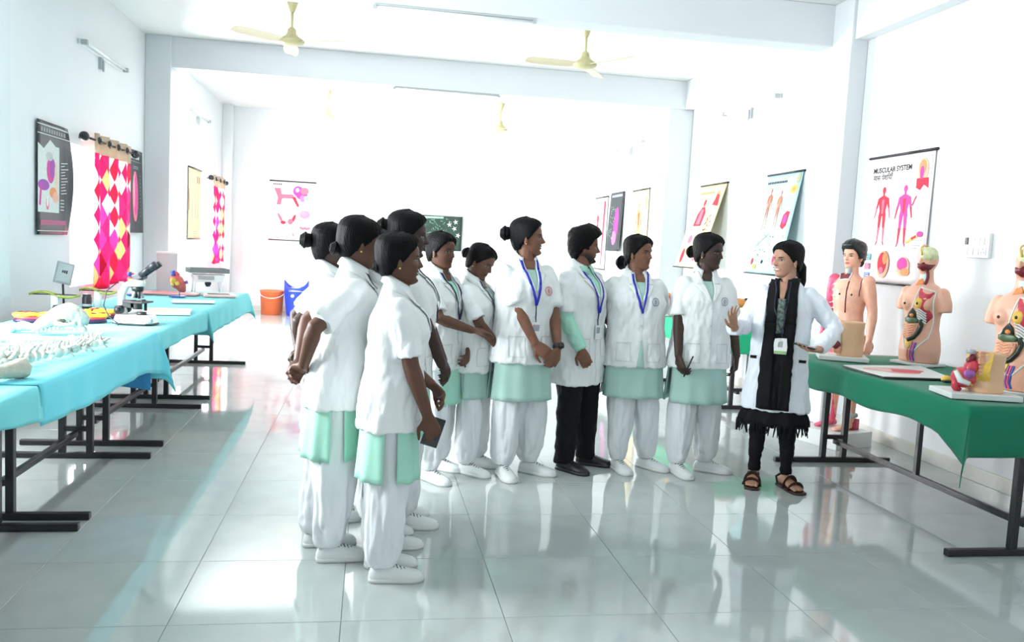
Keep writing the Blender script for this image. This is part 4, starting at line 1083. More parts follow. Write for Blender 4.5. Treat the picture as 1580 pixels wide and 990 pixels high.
    if lanyard:
        mt, zb, card = lanyard
        k = MB(); pts = lambda sd: [(sd*.050, 1.318), (sd*.046, 1.25), (sd*.03 + cx*.3, zb + .12), (cx*.3 + .008, zb)]
        for sd in (-1, 1): D.strip(k, pts(sd), .014, .013)
        lo = k.build('lanyard', mt, root, True)
        if card:
            k = MB(); D.strip(k, [(.008 + cx*.3, zb), (.008 + cx*.3, zb - card)], .006, .014); D.quad(k, (-.022 + cx*.3, zb - card), (.038 + cx*.3, zb - card), (.038 + cx*.3, zb - card - .088), (-.022 + cx*.3, zb - card - .088), .014, 4, 5, 1)
            D.quad(k, (-.008 + cx*.3, zb - card - .014), (.024 + cx*.3, zb - card - .014), (.024 + cx*.3, zb - card - .05), (-.008 + cx*.3, zb - card - .05), .0165, 3, 3, 2)
            k.build('id_badge', [M_LANYD, M_CARD, M_EMB], lo)
    # ---- lower clothes
    if kind == 'student':
        for nm, a0, a1 in (('kurta_front', 190, 350), ('kurta_back', 10, 170)):
            k = MB(); rows = []; nn = 34
            for j in range(13):
                z = .82 + (khem - .82)*j/12; t = j/12; rx = (.168 + .022*t)*g*wide; ry = (.116 + .026*t)*g
                row = []
                for i in range(nn + 1):
                    a = R(a0 + (a1 - a0)*i/nn); f = 1 + .035*t*math.sin(i*.9 + seed) + .03*t*noise.noise(Vector((i*.35, seed, t)))
                    row.append(Vector((rx*f*math.copysign(abs(math.cos(a))**.9, math.cos(a)), .004 + ry*f*math.copysign(abs(math.sin(a))**.9, math.sin(a)), z + (.006*noise.noise(Vector((i*.3, seed, 9))) if j == 12 else 0))))
                rows.append(row)
            k.loft(rows, closed=False); o = k.build(nm, mint, root, True); sl = o.modifiers.new('t', 'SOLIDIFY'); sl.thickness = .004
    if kind == 'teacher':
        k = MB(); rows = []
        for j in range(16):
            z = .90 + (.405 - .90)*j/15; t = j/15; row = []
            for i in range(48):
                a = 2*PI*i/48; f = 1 + .07*t*math.sin(i*1.31) + .04*t*noise.noise(Vector((i*.7, t*2, 4)))
                fl_ = sstep(.74, .92, t); row.append(Vector(((.138 + .032*t + .042*fl_)*f*math.cos(a), (.098 + .03*t + .022*fl_)*f*math.sin(a), z + (.02*noise.noise(Vector((i*.9, 3, 3))) if j > 12 else 0))))
            rows.append(row)
        k.loft(rows); k.build('kurta', M_BLKC, root, True)
    tab = {'student': [(.84, .092, .10), (.70, .088, .096), (.56, .086, .096), (.43, .087, .096), (.28, .083, .094), (.17, .074, .088), (.11, .064, .078), (.085, .054, .066), (.068, .050, .060)],
           'man': [(.84, .105, .11), (.70, .096, .10), (.56, .082, .09), (.43, .070, .08), (.28, .065, .074), (.15, .062, .070), (.07, .061, .070), (.045, .061, .070)],
           'teacher': [(.84, .10, .10), (.70, .086, .09), (.56, .072, .076), (.43, .056, .062), (.28, .050, .056), (.15, .038, .042), (.10, .037, .040), (.085, .037, .040)]}[kind]
    p = MB(); p.ell((0, .01, .86), (.15*g, .10, .12), nu=24, nv=14)
    for sd, (fx, fy, fa) in zip((-1, 1), feet):
        rings = []; 
        for z, rx, ry in tab:
            t = max(0, min(1, (.84 - z)/.79)); x = sd*.078 + (fx - sd*.078)*t; y = .008 + (fy + .014 - .008)*t - .016*math.sin(t*PI)
            rings.append([Vector((q.x + x, q.y + y, q.z)) for q in sellring(z, rx*slender, ry*slender, n=22, e=1)])
        p.loft(rings)
    pm = remesh(p, .0095, 3)
    if kind == 'student':
        wrinkle(pm, .021, 14, 2.6, seed*3.1, lambda co: np.clip((co[:, 2] - .05)*12, 0, 1)*np.clip((.62 - co[:, 2])*6, .15, 1)); wrinkle(pm, .006, 24, 14, seed, lambda co: np.clip((.32 - co[:, 2])*6, 0, 1)*np.clip((co[:, 2] - .05)*12, 0, 1))
    elif kind == 'man': wrinkle(pm, .010, 9, 7, seed*3.1)
    else: wrinkle(pm, .006, 14, 22, seed)
    link({'student': 'salwar', 'man': 'trousers', 'teacher': 'leggings'}[kind], pm, {'student': M_SALW, 'man': M_PANT, 'teacher': M_BLKC}[kind], root, True)
    if kind != 'teacher':
        for fx, fy, fa in feet: shoe(root, fx, fy, fa, 'black' if kind == 'man' else 'white')
    if extra: extra(root, D, arms, skin, fm, coat)
    return root

# ---- extras
def ex_man(root, D, arms, skin, fm, coat):
    for sd in (-1, 1):
        S, E, W, *_ = arms[sd]
        k = MB(); k.tube([S.lerp(E, .6), E, E.lerp(W, .3), E.lerp(W, .7), E.lerp(W, .84)], [.050, .049, .049, .044, .041], 16)
        k.tube([E.lerp(W, .82), E.lerp(W, .84), E.lerp(W, .98), E.lerp(W, .99)], [.036, .041, .039, .034], 16)
        me = remesh(k, .008, 2); wrinkle(me, .008, 16, 16, 3.3 + sd); link('shirt_sleeve', me, M_MINT, root, True)
    k = MB()
    for sd in (-1, 1): D.quad(k, (sd*.004, 1.318), (sd*.048, 1.335), (sd*.058, 1.285), (sd*.022, 1.262), .014, 3, 4)
    k.build('shirt_collar', M_MINT, coat, True)
def ex_watch(root, D, arms, skin, fm, coat):
    S, E, W, *_ = arms[1]; c = E.lerp(W, .93); d = (W - E).normalized()
    k = MB(); k.tube([c - d*.012, c - d*.011, c + d*.011, c + d*.012], [.024, .0305, .0305, .024], 18); o = k.build('wrist_watch', M_DARK, root, True)
    k = MB(); n = Vector((.35, -1, .3)).normalized(); k.cyl(c + n*.022, c + n*.038, .019, 18); k.build('watch_case', M_PHONE, o, True)
def ex_pen(root, D, arms, skin, fm, coat):
    S, E, W, d, *_ = arms[-1]; d = d.normalized(); p = W + d*.075 + Vector((.02, -.02, 0)); k = MB(); k.cyl(p + Vector((-.01, .0, -.05)), p + Vector((.03, -.03, .085)), .005, 8); k.build('pen', M_PHONE, root, True)
def ex_phone(root, D, arms, skin, fm, coat):
    S, E, W, d, *_ = arms[-1]; d = d.normalized(); p = W + d*.09 + Vector((.03, .0, .01)); k = MB(); k.box(p, (.010, .075, .13), rot=Matrix.Rotation(.3, 3, 'X')); k.build('phone', M_PHONE, root, bevel=.003)
def ex_teacher(root, D, arms, skin, fm, coat):
    k = MB(); D.quad(k, (-.07, 1.285), (.07, 1.285), (.085, .515), (-.085, .515), .010, 26, 60); k.build('dress_front', M_BLKC, coat, True)
    k = MB(); D.quad(k, (-.030, 1.30), (.030, 1.30), (.012, 1.20), (-.012, 1.20), .015, 5, 6); k.build('neck_opening', mat('skin_neck_t', skin, .5), coat, True)
    k = MB(); D.quad(k, (-.024, 1.20), (.024, 1.20), (.030, .99), (-.022, .99), .014, 4, 10); k.build('patterned_yoke', mat('dress_print', (.10, .14, .12), .7, noise_amt=.8, noise_scale=60), coat, True)
    for sd in (-1, 1):
        k = MB(); x1 = .088 if sd > 0 else -.100
        D.quad(k, (sd*.022, 1.315), (sd*.082, 1.322), (sd*.090 + .0, 1.05), (sd*.026, 1.05), .020, 5, 14, 0, .012); D.quad(k, (sd*.026, 1.055), (sd*.090, 1.055), (x1, .52), (sd*.018, .52), .020, 5, 26, 0, .012)
        k.build('dupatta', M_BLKC, root, True)
        k = MB(); D.quad(k, (sd*.084, 1.312), (sd*.112, 1.27), (sd*.138, 1.10), (sd*.094, 1.02), .007, 4, 10); k.build('lapel', M_TCOAT, coat, True)
    k = MB(); rng = random.Random(5)
    for i in range(46):
        a = R(180 + 180*i/45 + rng.uniform(-3, 3)) if i < 40 else R(rng.uniform(0, 180)); p = Vector((.222*math.cos(a), .15*math.sin(a), .42)); k.tube([p, p*1.02 + Vector((0, 0, -.03)), p*1.02 + Vector((rng.uniform(-.012, .012), 0, -.06 - rng.uniform(0, .03)))], [.007, .006, .003], 5)
    k.build('fringe', M_BLKC, root, True)['kind'] = 'stuff'
    k = MB()
    for sd in (-1, 1): D.strip(k, [(sd*.04, 1.30), (sd*.035, 1.15), (.012, .985)], .006, .030)
    D.strip(k, [(.012, .985), (.012, .965)], .008, .031); lo = k.build('lanyard', M_LANYD, root, True)
    k = MB(); D.quad(k, (-.022, .965), (.046, .965), (.046, .868), (-.022, .868), .033, 3, 4, 0, .003); D.quad(k, (-.004, .945), (.028, .945), (.028, .912), (-.004, .912), .036, 2, 2, 1); D.quad(k, (-.02, .888), (.044, .888), (.044, .870), (-.02, .870), .036, 3, 1, 2)
    k.build('id_badge', [M_CARD, M_EMB, mat('badge_green', (.3, .5, .2), .4)], lo)
    k = MB(); D.quad(k, (-.165, .835), (-.125, .842), (-.125, .822), (-.165, .818), .005, 3, 2); D.quad(k, (.125, .838), (.165, .832), (.165, .815), (.125, .820), .005, 3, 2); k.build('pocket_openings', M_BLKC, coat, True)
    # feet in strapped sandals
    for fx, fy, fa in TE_FEET:
        f = MB(); rr = []
        for y, w, h in ((.055, .018, .035), (.045, .028, .05), (.01, .031, .085), (-.03, .033, .065), (-.08, .040, .042), (-.12, .043, .032), (-.14, .04, .026)):
            rr.append([Vector((w*math.cos(a), y, .014 + h*.5 + h*.5*math.sin(a)*(1 if math.sin(a) > 0 else .9))) for a in (2*PI*k_/16 for k_ in range(16))])
        f.loft(rr)
        for i in range(5): f.ell((-.032 + .0155*i, -.150 - (.012 if i == (4 if fx < 0 else 0) else 0) + .006*abs(i - 2), .027), (.0085, .020, .010), nu=10, nv=6)
        me = remesh(f, .0055, 2); at = me.attributes.new('hl', 'FLOAT_VECTOR', 'POINT'); at.data.foreach_set('vector', np.full(len(me.vertices)*3, 9.0, dtype=np.float32))
        o = link('foot', me, fm, root, True); o.location = (fx, fy, 0); o.rotation_euler = (0, 0, fa)
        s = MB(); pl = [(.03, .06), (.036, .0), (.045, -.08), (.048, -.13), (.04, -.175), (0, -.19), (-.04, -.175), (-.048, -.13), (-.045, -.08), (-.036, 0), (-.03, .06)]
        s.prism(pl, lambda p: (p[0], p[1], .001), lambda p: (p[0], p[1], .016))
        for y, w, h in ((-.105, .047, .055), (-.045, .042, .085)):
            s.tube([Vector((w*math.cos(a), y - .01*math.sin(a), .014 + h*.85*math.sin(a))) for a in (PI*k_/10 for k_ in range(11))], [(.016, .004)]*11, 8, ref=(0, 0, 1))
        s.tube([(.034, .03, .016), (.03, .055, .06), (0, .066, .07), (-.03, .055, .06), (-.034, .03, .016)], [(.008, .003)]*5, 8)
        o = s.build('sandal', mat('brown_sandal', (.035, .018, .014), .5), root); o.location = (fx, fy, 0); o.rotation_euler = (0, 0, fa)
    S, E, W, d, n, *_ = arms[1]
    p = W + d.normalized()*.10 + n.normalized()*.02; k = MB(); rot = Matrix.Rotation(-.2, 3, 'Z') @ Matrix.Rotation(R(10), 3, 'Y'); k.box(p, (.13, .062, .009), rot=rot); k.build('phone', M_PHONE, root, bevel=.003)

def ex_split(root, D, arms, skin, fm, coat):
    k = MB(); D.quad(k, (.010, .885), (.014, .885), (.040, .705), (-.012, .705), .004, 5, 12); k.build('coat_split', M_MINTD, coat, True)
BROWN = (.108, .048, .030); DARKB = (.048, .025, .019); MIDB = (.19, .083, .050); FAIR = (.42, .225, .15)
def W2L(p, rz, xy, h):
    """world floor point -> local point of a person"""
    a = R(-rz); s = h/1.55; dx, dy = p[0] - xy[0], p[1] - xy[1]
    return ((dx*math.cos(a) - dy*math.sin(a))/s, (dx*math.sin(a) + dy*math.cos(a))/s)
def F2(rz, xy, h, fr, fl_, ar=0, al=0):
    r = W2L(fr, rz, xy, h); l = W2L(fl_, rz, xy, h); return ((r[0], r[1], R(ar)), (l[0], l[1], R(al)))
CLASP = dict(armR=dict(w=(-.045, -.185, .80), pole=(-1, -.1, .1), d=(.75, -.35, -.55), n=(.2, .9, -.2), curl=.45), armL=dict(w=(.045, -.195, .81), pole=(1, -.1, .1), d=(-.75, -.3, -.55), n=(-.2, .9, -.2), curl=.5))
BEHIND = dict(armR=dict(w=(-.075, .150, .885), pole=(-1, .9, 0), d=(.9, .2, -.3), n=(0, .5, -1), curl=.85), armL=dict(w=(.075, .160, .875), pole=(1, .9, 0), d=(-.9, .2, -.3), n=(0, .5, -1), curl=.85))
LAN = (M_LANYD, 1.02, 0)
# ------------------------------------------------------------------ the twelve people (world metres)
def cast():
    # students at the left of the group, in profile
    rz, xy, h = 97, (-0.185, 4.36), 1.495
    person('student with a small hair bun, half hidden behind the student with hands behind her back', xy, rz, h, DARKB, (0, 4, 0), ((-.09, .0, 0), (.09, .02, 0)), seed=1, bun=(.60, .040, .130), **BEHIND)
    rz, xy, h = 99, (-0.14, 3.84), 1.525
    person('student in white coat standing in profile with hands clasped behind her back', xy, rz, h, BROWN, (3, 10, 0), F2(rz, xy, h, (-.13, 3.74), (-.20, 3.93), 0, 0), seed=2, bun=(.30, .030, .10), lanyard=LAN, mint=M_MINT, lean=(0, -.105), **BEHIND)
    rz, xy, h = 92, (0.105, 3.56), 1.46
    person('front student in white coat, nearest the camera, phone in her hanging hand', xy, rz, h, BROWN, (-2, 0, 0), F2(rz, xy, h, (.10, 3.50), (.08, 3.66), 0, 0), seed=3, smile=.6, bun=(.36, .026, .095), mint=M_MINT, extra=ex_phone, lean=(0, -.035),
           armR=dict(w=(-.20, -.155, .755), pole=(-.3, 1, -.1), d=(.1, -.35, -1), n=(1, .1, 0), curl=.5), armL=dict(w=(.12, -.2, .86), pole=(.6, 1, -.2), d=(-.6, -.5, -.5), n=(-.3, .9, -.2), curl=.5))
    rz, xy, h = 88, (0.19, 4.26), 1.575
    person('tallest student, bun showing above the front student, hands folded', xy, rz, h, DARKB, (-4, 4, 0), F2(rz, xy, h, (.20, 4.17), (.16, 4.35), 0, 0), seed=4, bun=(.66, .040, .120), mint=M_MINT, lanyard=LAN, **CLASP)
    rz, xy, h = 96, (0.04, 3.97), 1.475
    person('student almost hidden between the two front students, only dark hair showing', xy, rz, h, DARKB, (0, 6, 0), F2(rz, xy, h, (.12, 3.88), (.08, 4.06), 0, 0), seed=5, bun=(.36, .026, .095), mint=M_MINT, **CLASP)
    rz, xy, h = 52, (.43, 5.15), 1.49
    person('student touching the arm of the student who looks down', xy, rz, h, BROWN, (-2, 3, 0), F2(rz, xy, h, (.40, 5.02), (.47, 5.28), -14, 4), seed=6, bun=(.62, .034, .118), mint=M_MINT, lanyard=LAN, nose=1.0,
           armR=dict(w=(-.03, -.265, .965), pole=(-.9, -.05, -.6), d=(.75, -.5, -.06), n=(0, .35, -1), curl=.25), armL=dict(w=(.10, -.16, .82), pole=(.8, .8, -.1), d=(-.7, -.4, -.5), n=(-.2, .9, 0), curl=.5))
    rz, xy, h = 55, (.665, 5.27), 1.44
    person('student looking down at her clasped hands', xy, rz, h, BROWN, (-2, 24, 6), F2(rz, xy, h, (.645, 5.17), (.735, 5.36), -6, 12), seed=7, bun=(.55, .036, .122), mint=M_MINTD, lanyard=LAN, khem=.52, slender=.86, girth=.98, lean=(-.02, -.01),
           armR=dict(w=(-.055, -.225, .86), pole=(-1, -.1, .0), d=(.8, -.4, -.1), n=(.1, .9, -.3), curl=.75), armL=dict(w=(.05, -.20, .87), pole=(1, .6, -.2), d=(-.7, -.4, -.4), n=(-.2, .9, -.2), curl=.6))
    rz, xy, h = 15, (.955, 5.17), 1.605
    person('smiling student with blue lanyard and black wrist watch', xy, rz, h, MIDB, (58, -2, 0), F2(rz, xy, h, (.865, 5.13), (1.045, 5.21), -5, 41), seed=8, bun=(.64, .042, .128), smile=.8, emblem='red', lanyard=(M_LANY, 1.05, .10), girth=1.04, extra=ex_watch, nose=1.15,
           armR=dict(w=(.015, -.20, .785), pole=(-1, -.25, .2), d=(.75, -.3, -.6), n=(.3, .9, -.1), curl=.45), armL=dict(w=(.150, -.18, .79), pole=(1, .7, -.1), d=(-.45, -.2, -.9), n=(-.4, .9, 0), curl=.55))
    rz, xy, h = 36, (1.36, 5.33), 1.57
    person('man with short beard, black trousers and mint sleeves under his white coat', xy, rz, h, MIDB, (46, 3, 0), F2(rz, xy, h, (1.30, 5.27), (1.475, 5.42), 4, 32), kind='man', hair='man', seed=9, hem=.565, lanyard=(M_LANY, 1.03, .08), emblem=False, extra=ex_man, girth=1.0, nose=1.2,
           armR=dict(w=(-.150, -.150, .80), pole=(-.5, 1, -.1), d=(.35, -.25, -1), n=(.8, .5, 0), curl=.45))
    rz, xy, h = -6, (1.735, 5.32), 1.54
    person('student with low bun, blue lanyard and hands behind her back', xy, rz, h, MIDB, (46, 0, 0), F2(rz, xy, h, (1.66, 5.30), (1.87, 5.35), 16, 46), seed=10, bun=(.20, .044, .120), lanyard=(M_LANY, 1.06, 0), girth=1.08, hem=.70, khem=.50, lean=(-.02, 0), extra=ex_split, **BEHIND)
    rz, xy, h = 2, (2.145, 5.23), 1.575
    person('dark-skinned student holding a pen in her hanging hand', xy, rz, h, DARKB, (36, 4, 0), F2(rz, xy, h, (2.04, 5.21), (2.255, 5.27), 8, 62), seed=11, bun=(.46, .038, .122), extra=ex_pen, girth=1.05, lean=(.02, 0),
           armR=dict(w=(-.185, -.115, .770), pole=(-.4, 1, -.1), d=(.25, -.3, -1), n=(.9, .2, 0), curl=.5), armL=dict(w=(.245, -.05, .775), pole=(.5, 1, 0), d=(-.12, -.2, -1), n=(-.9, .3, 0), curl=.45))
    global TE_FEET
    rz, xy, h = -30, (2.555, 4.93), 1.545
    TE_FEET = F2(rz, xy, h, (2.47, 4.98), (2.645, 4.89), 2, 36)
    person('teacher in white lab coat and black scarf, smiling and gesturing', xy, rz, h, FAIR, (-46, 2, 0), TE_FEET, kind='teacher', seed=12, hair='ponytail', smile=1.0, hem=.50, emblem=False, extra=ex_teacher, girth=.98, lean=(.02, 0), nose=1.1,
           armR=dict(w=(-.262, -.245, 1.015), pole=(-.4, .1, -1), d=(-.14, -.33, .85), n=(.62, -.61, .45), curl=.16, spread=1.5, thumb=.1),
           armL=dict(w=(.235, -.185, .915), pole=(1, .5, -.5), d=(-.77, -.63, .05), n=(0, -.15, 1), curl=.2, thumb=.3))
cast()
# ------------------------------------------------------------------ teaching models and instruments
ZT = TZ + .0135
M_MSKIN = mat('model_skin', (.78, .42, .30), .38, .45, noise_amt=.03)
M_MSKIN2 = mat('model_tan', (.72, .44, .26), .4, .45, noise_amt=.04)
M_MUSC = mat('model_muscle', (.55, .045, .07), .35, .5, noise_amt=.25, noise_scale=30)
M_PINKM = mat('model_pink', (.72, .10, .20), .4, .5, noise_amt=.35, noise_scale=24)
M_DRED = mat('model_dark_red', (.16, .012, .02), .35, .5, noise_amt=.4, noise_scale=30)
M_LIVER = mat('model_green', (.045, .10, .035), .35, .5, noise_amt=.3, noise_scale=25)
M_COLON = mat('model_dark_green', (.012, .022, .010), .35, .5, noise_amt=.3)
M_GUT = mat('model_intestine', (.75, .36, .22), .4, .5, noise_amt=.15, noise_scale=30)
M_YELM = mat('model_yellow', (.72, .45, .07), .4, .5, noise_amt=.2, noise_scale=25)
M_BRAIN = mat('model_brain', (.66, .68, .42), .45, .4, noise_amt=.15, noise_scale=40, bump=.6, bump_scale=70)
M_RIB = mat('model_rib', (.70, .78, .76), .4)
M_BLUV = mat('model_blue', (.04, .09, .42), .35)
M_PURP = mat('model_purple', (.30, .10, .36), .35)
M_ORAN = mat('model_orange', (.72, .24, .06), .4)
M_BASEP = mat('model_base', (.72, .74, .72), .4)
class Front:
    """place organ pieces on the front of a model: points given as (x, z)"""
    def __init__(s, me, y0=-.6): s.b = bvh_of(me); s.y0 = y0
    def p(s, x, z, off=0.0):
        h = s.b.ray_cast(Vector((x, s.y0, z)), Vector((0, 1, 0)))
        if h[0] is None: return Vector((x, -.05, z))
        return h[0] + Vector((0, -off, 0))
    def patch(s, mb, poly, off=.004, th=.012, m=0, sub=5):
        """filled polygon (fan from the centre) laid on the surface with thickness"""
        cx = sum(p[0] for p in poly)/len(poly); cz = sum(p[1] for p in poly)/len(poly); n = len(poly); P = []
        for k in range(sub + 1):
            for (x, z) in poly: P.append(s.p(cx + (x - cx)*k/sub, cz + (z - cz)*k/sub, off if k < sub else off - .001))
        back = [p + Vector((0, th, 0)) for p in P[-n:]]
        o = len(P)
        fs = [(k*n+i, k*n+(i+1) % n, (k+1)*n+(i+1) % n, (k+1)*n+i) for k in range(sub) for i in range(n)] + [((sub)*n+i, sub*n+(i+1) % n, o+(i+1) % n, o+i) for i in range(n)]
        mb.add(P + back, fs, m)
    def line(s, mb, pts, r, off=.002, n=8, seg=6):
        Q = []
        for (a, b) in zip(pts, pts[1:]):
            for k in range(seg): Q.append(s.p(a[0] + (b[0] - a[0])*k/seg, a[1] + (b[1] - a[1])*k/seg, off))
        Q.append(s.p(*pts[-1], off)); mb.tube(Q, r, n)
    def ball(s, mb, x, z, r, off=0.0): mb.ell(s.p(x, z, off), r, nu=14, nv=10)

def torso_model(loc, rz, label):
    root = empty('torso_model', loc, R(rz)); root.scale = (.9, .9, 1.0); tag(root, label, 'torso model', 'torso models on the green table')
    a = MB(); a.bb((-.15, -.13, 0), (.15, .12, .018)); a.build('base', M_BASEP, root, bevel=.003)
    b = MB(); T = [(.018, .150, .105), (.10, .158, .112), (.17, .150, .105), (.25, .130, .095), (.32, .132, .096), (.40, .148, .108), (.455, .152, .108), (.50, .140, .092), (.535, .105, .072), (.555, .062, .055), (.60, .050, .050), (.64, .048, .05)]
    b.loft([sellring(z, rx, ry, .0, n=28, e=.95) for z, rx, ry in T])
    for sd in (-1, 1):
        b.ell((sd*.145, .005, .475), (.05, .052, .055)); b.tube([(sd*.14, .005, .49), (sd*.172, .005, .42), (sd*.178, .003, .365)], [.05, .048, .046], 16)
        b.ell((sd*.070, -.085, .415), (.05, .035, .048))
    b.ell((0, .012, .715), (.066, .082, .085)); b.ell((0, -.02, .672), (.052, .06, .055)); b.tube([(0, -.078, .72), (0, -.09, .69), (0, -.074, .678)], [.007, .012, .006], 8)
    me = remesh(b, .008, 5); o = link('skin', me, M_MSKIN, root, True); F = Front(me)
    def part(nm, mt, fn, sm=True):
        k = MB(); fn(k); return k.build(nm, mt, root, sm)
    part('chest_cut_rim', M_RIB, lambda k: F.line(k, [(.02, .525), (.125, .50), (.120, .30), (.11, .19), (.03, .10), (-.05, .11), (-.088, .2), (-.085, .31), (-.02, .37), (.0, .44), (.02, .525)], .005, 0))
    part('chest_muscle', M_MUSC, lambda k: F.patch(k, [(.018, .52), (.118, .495), (.118, .33), (.09, .29), (.05, .36), (.0, .40)], .006))
    part('breast_tissue', M_YELM, lambda k: F.ball(k, .038, .418, (.036, .022, .036)))
    part('nipple', M_COLON, lambda k: F.ball(k, .036, .418, (.011, .012, .011), .016))
    part('nipple', mat('model_brown', (.10, .03, .02), .5), lambda k: F.ball(k, -.075, .412, (.009, .008, .009)))
    def ribs(k):
        for i in range(5): F.line(k, [(.018 + .004*i, .388 - .017*i), (.05, .378 - .017*i), (.088, .352 - .017*i)], .0055, .007)
    part('ribs', M_RIB, ribs)
    part('lung_cavity', M_COLON, lambda k: F.patch(k, [(-.012, .385), (.012, .36), (.02, .315), (-.07, .312), (-.05, .35)], .007))
    part('heart', M_ORAN, lambda k: F.ball(k, -.018, .335, (.018, .012, .014), .004))
    part('liver', M_LIVER, lambda k: F.patch(k, [(-.085, .315), (-.04, .322), (.03, .318), (.045, .30), (.03, .285), (-.04, .278), (-.085, .292)], .010))
    part('intestine_mass', M_GUT, lambda k: F.patch(k, [(-.085, .285), (-.02, .278), (.035, .275), (.03, .23), (.0, .185), (-.05, .17), (-.092, .19), (-.098, .24)], .009))
    def coils(k):
        rr = random.Random(3)
        for j in range(6):
            z = .268 - .016*j; F.line(k, [(-.088 + .004*j, z), (-.06, z + .006), (-.03, z - .005), (.0, z + .005), (.022 - .006*j, z)], .0062, .009)
    part('intestine', M_GUT, coils)
    part('colon', M_COLON, lambda k: F.line(k, [(.05, .31), (.06, .27), (.045, .225), (.015, .188), (-.03, .168)], .016, .004))
    part('bladder', M_YELM, lambda k: F.patch(k, [(-.06, .165), (.01, .165), (-.005, .12), (-.03, .10), (-.05, .13)], .006))
    for dx, mt in ((-.02, M_ORAN), (.004, M_PURP), (.018, M_PINKM), (.03, M_BLUV)):
        part('vessel', mt, lambda k: F.line(k, [(dx + .01, .155), (dx, .11), (dx - .006, .06), (dx + .006, .03)], .006, .002))
    part('neck_muscle', M_RIB, lambda k: F.patch(k, [(-.012, .612), (.03, .62), (.034, .56), (-.004, .555)], .005))
    part('neck_vessels', M_ORAN, lambda k: F.patch(k, [(-.02, .572), (.012, .585), (.03, .55), (-.03, .536)], .008))
    part('neck_muscle', M_DRED, lambda k: F.line(k, [(.034, .64), (.038, .59), (.034, .545)], .012, .0))
    def jaw(k): F.patch(k, [(-.035, .685), (.02, .692), (.058, .68), (.052, .645), (.01, .632), (-.03, .655)], .010, .02)
    part('mouth_section', M_DRED, jaw)
    part('brain', M_BRAIN, lambda k: k.ell((.016, -.012, .745), (.060, .074, .052), nu=24, nv=14))
    part('skull_rim', M_YELM, lambda k: k.tube([Vector((.012, -.012, .742)) + Vector((-.035*math.sin(t), -.078*math.cos(t) , .062*math.sin(t))) for t in [PI*q/16 for q in range(17)]], .006, 8))
    return root
torso_model((3.70, 5.17, ZT), -70, 'half opened torso model with exposed brain, farther along the green table')
torso_model((3.51, 4.07, ZT), -68, 'half opened torso model with exposed brain, at the right picture edge')

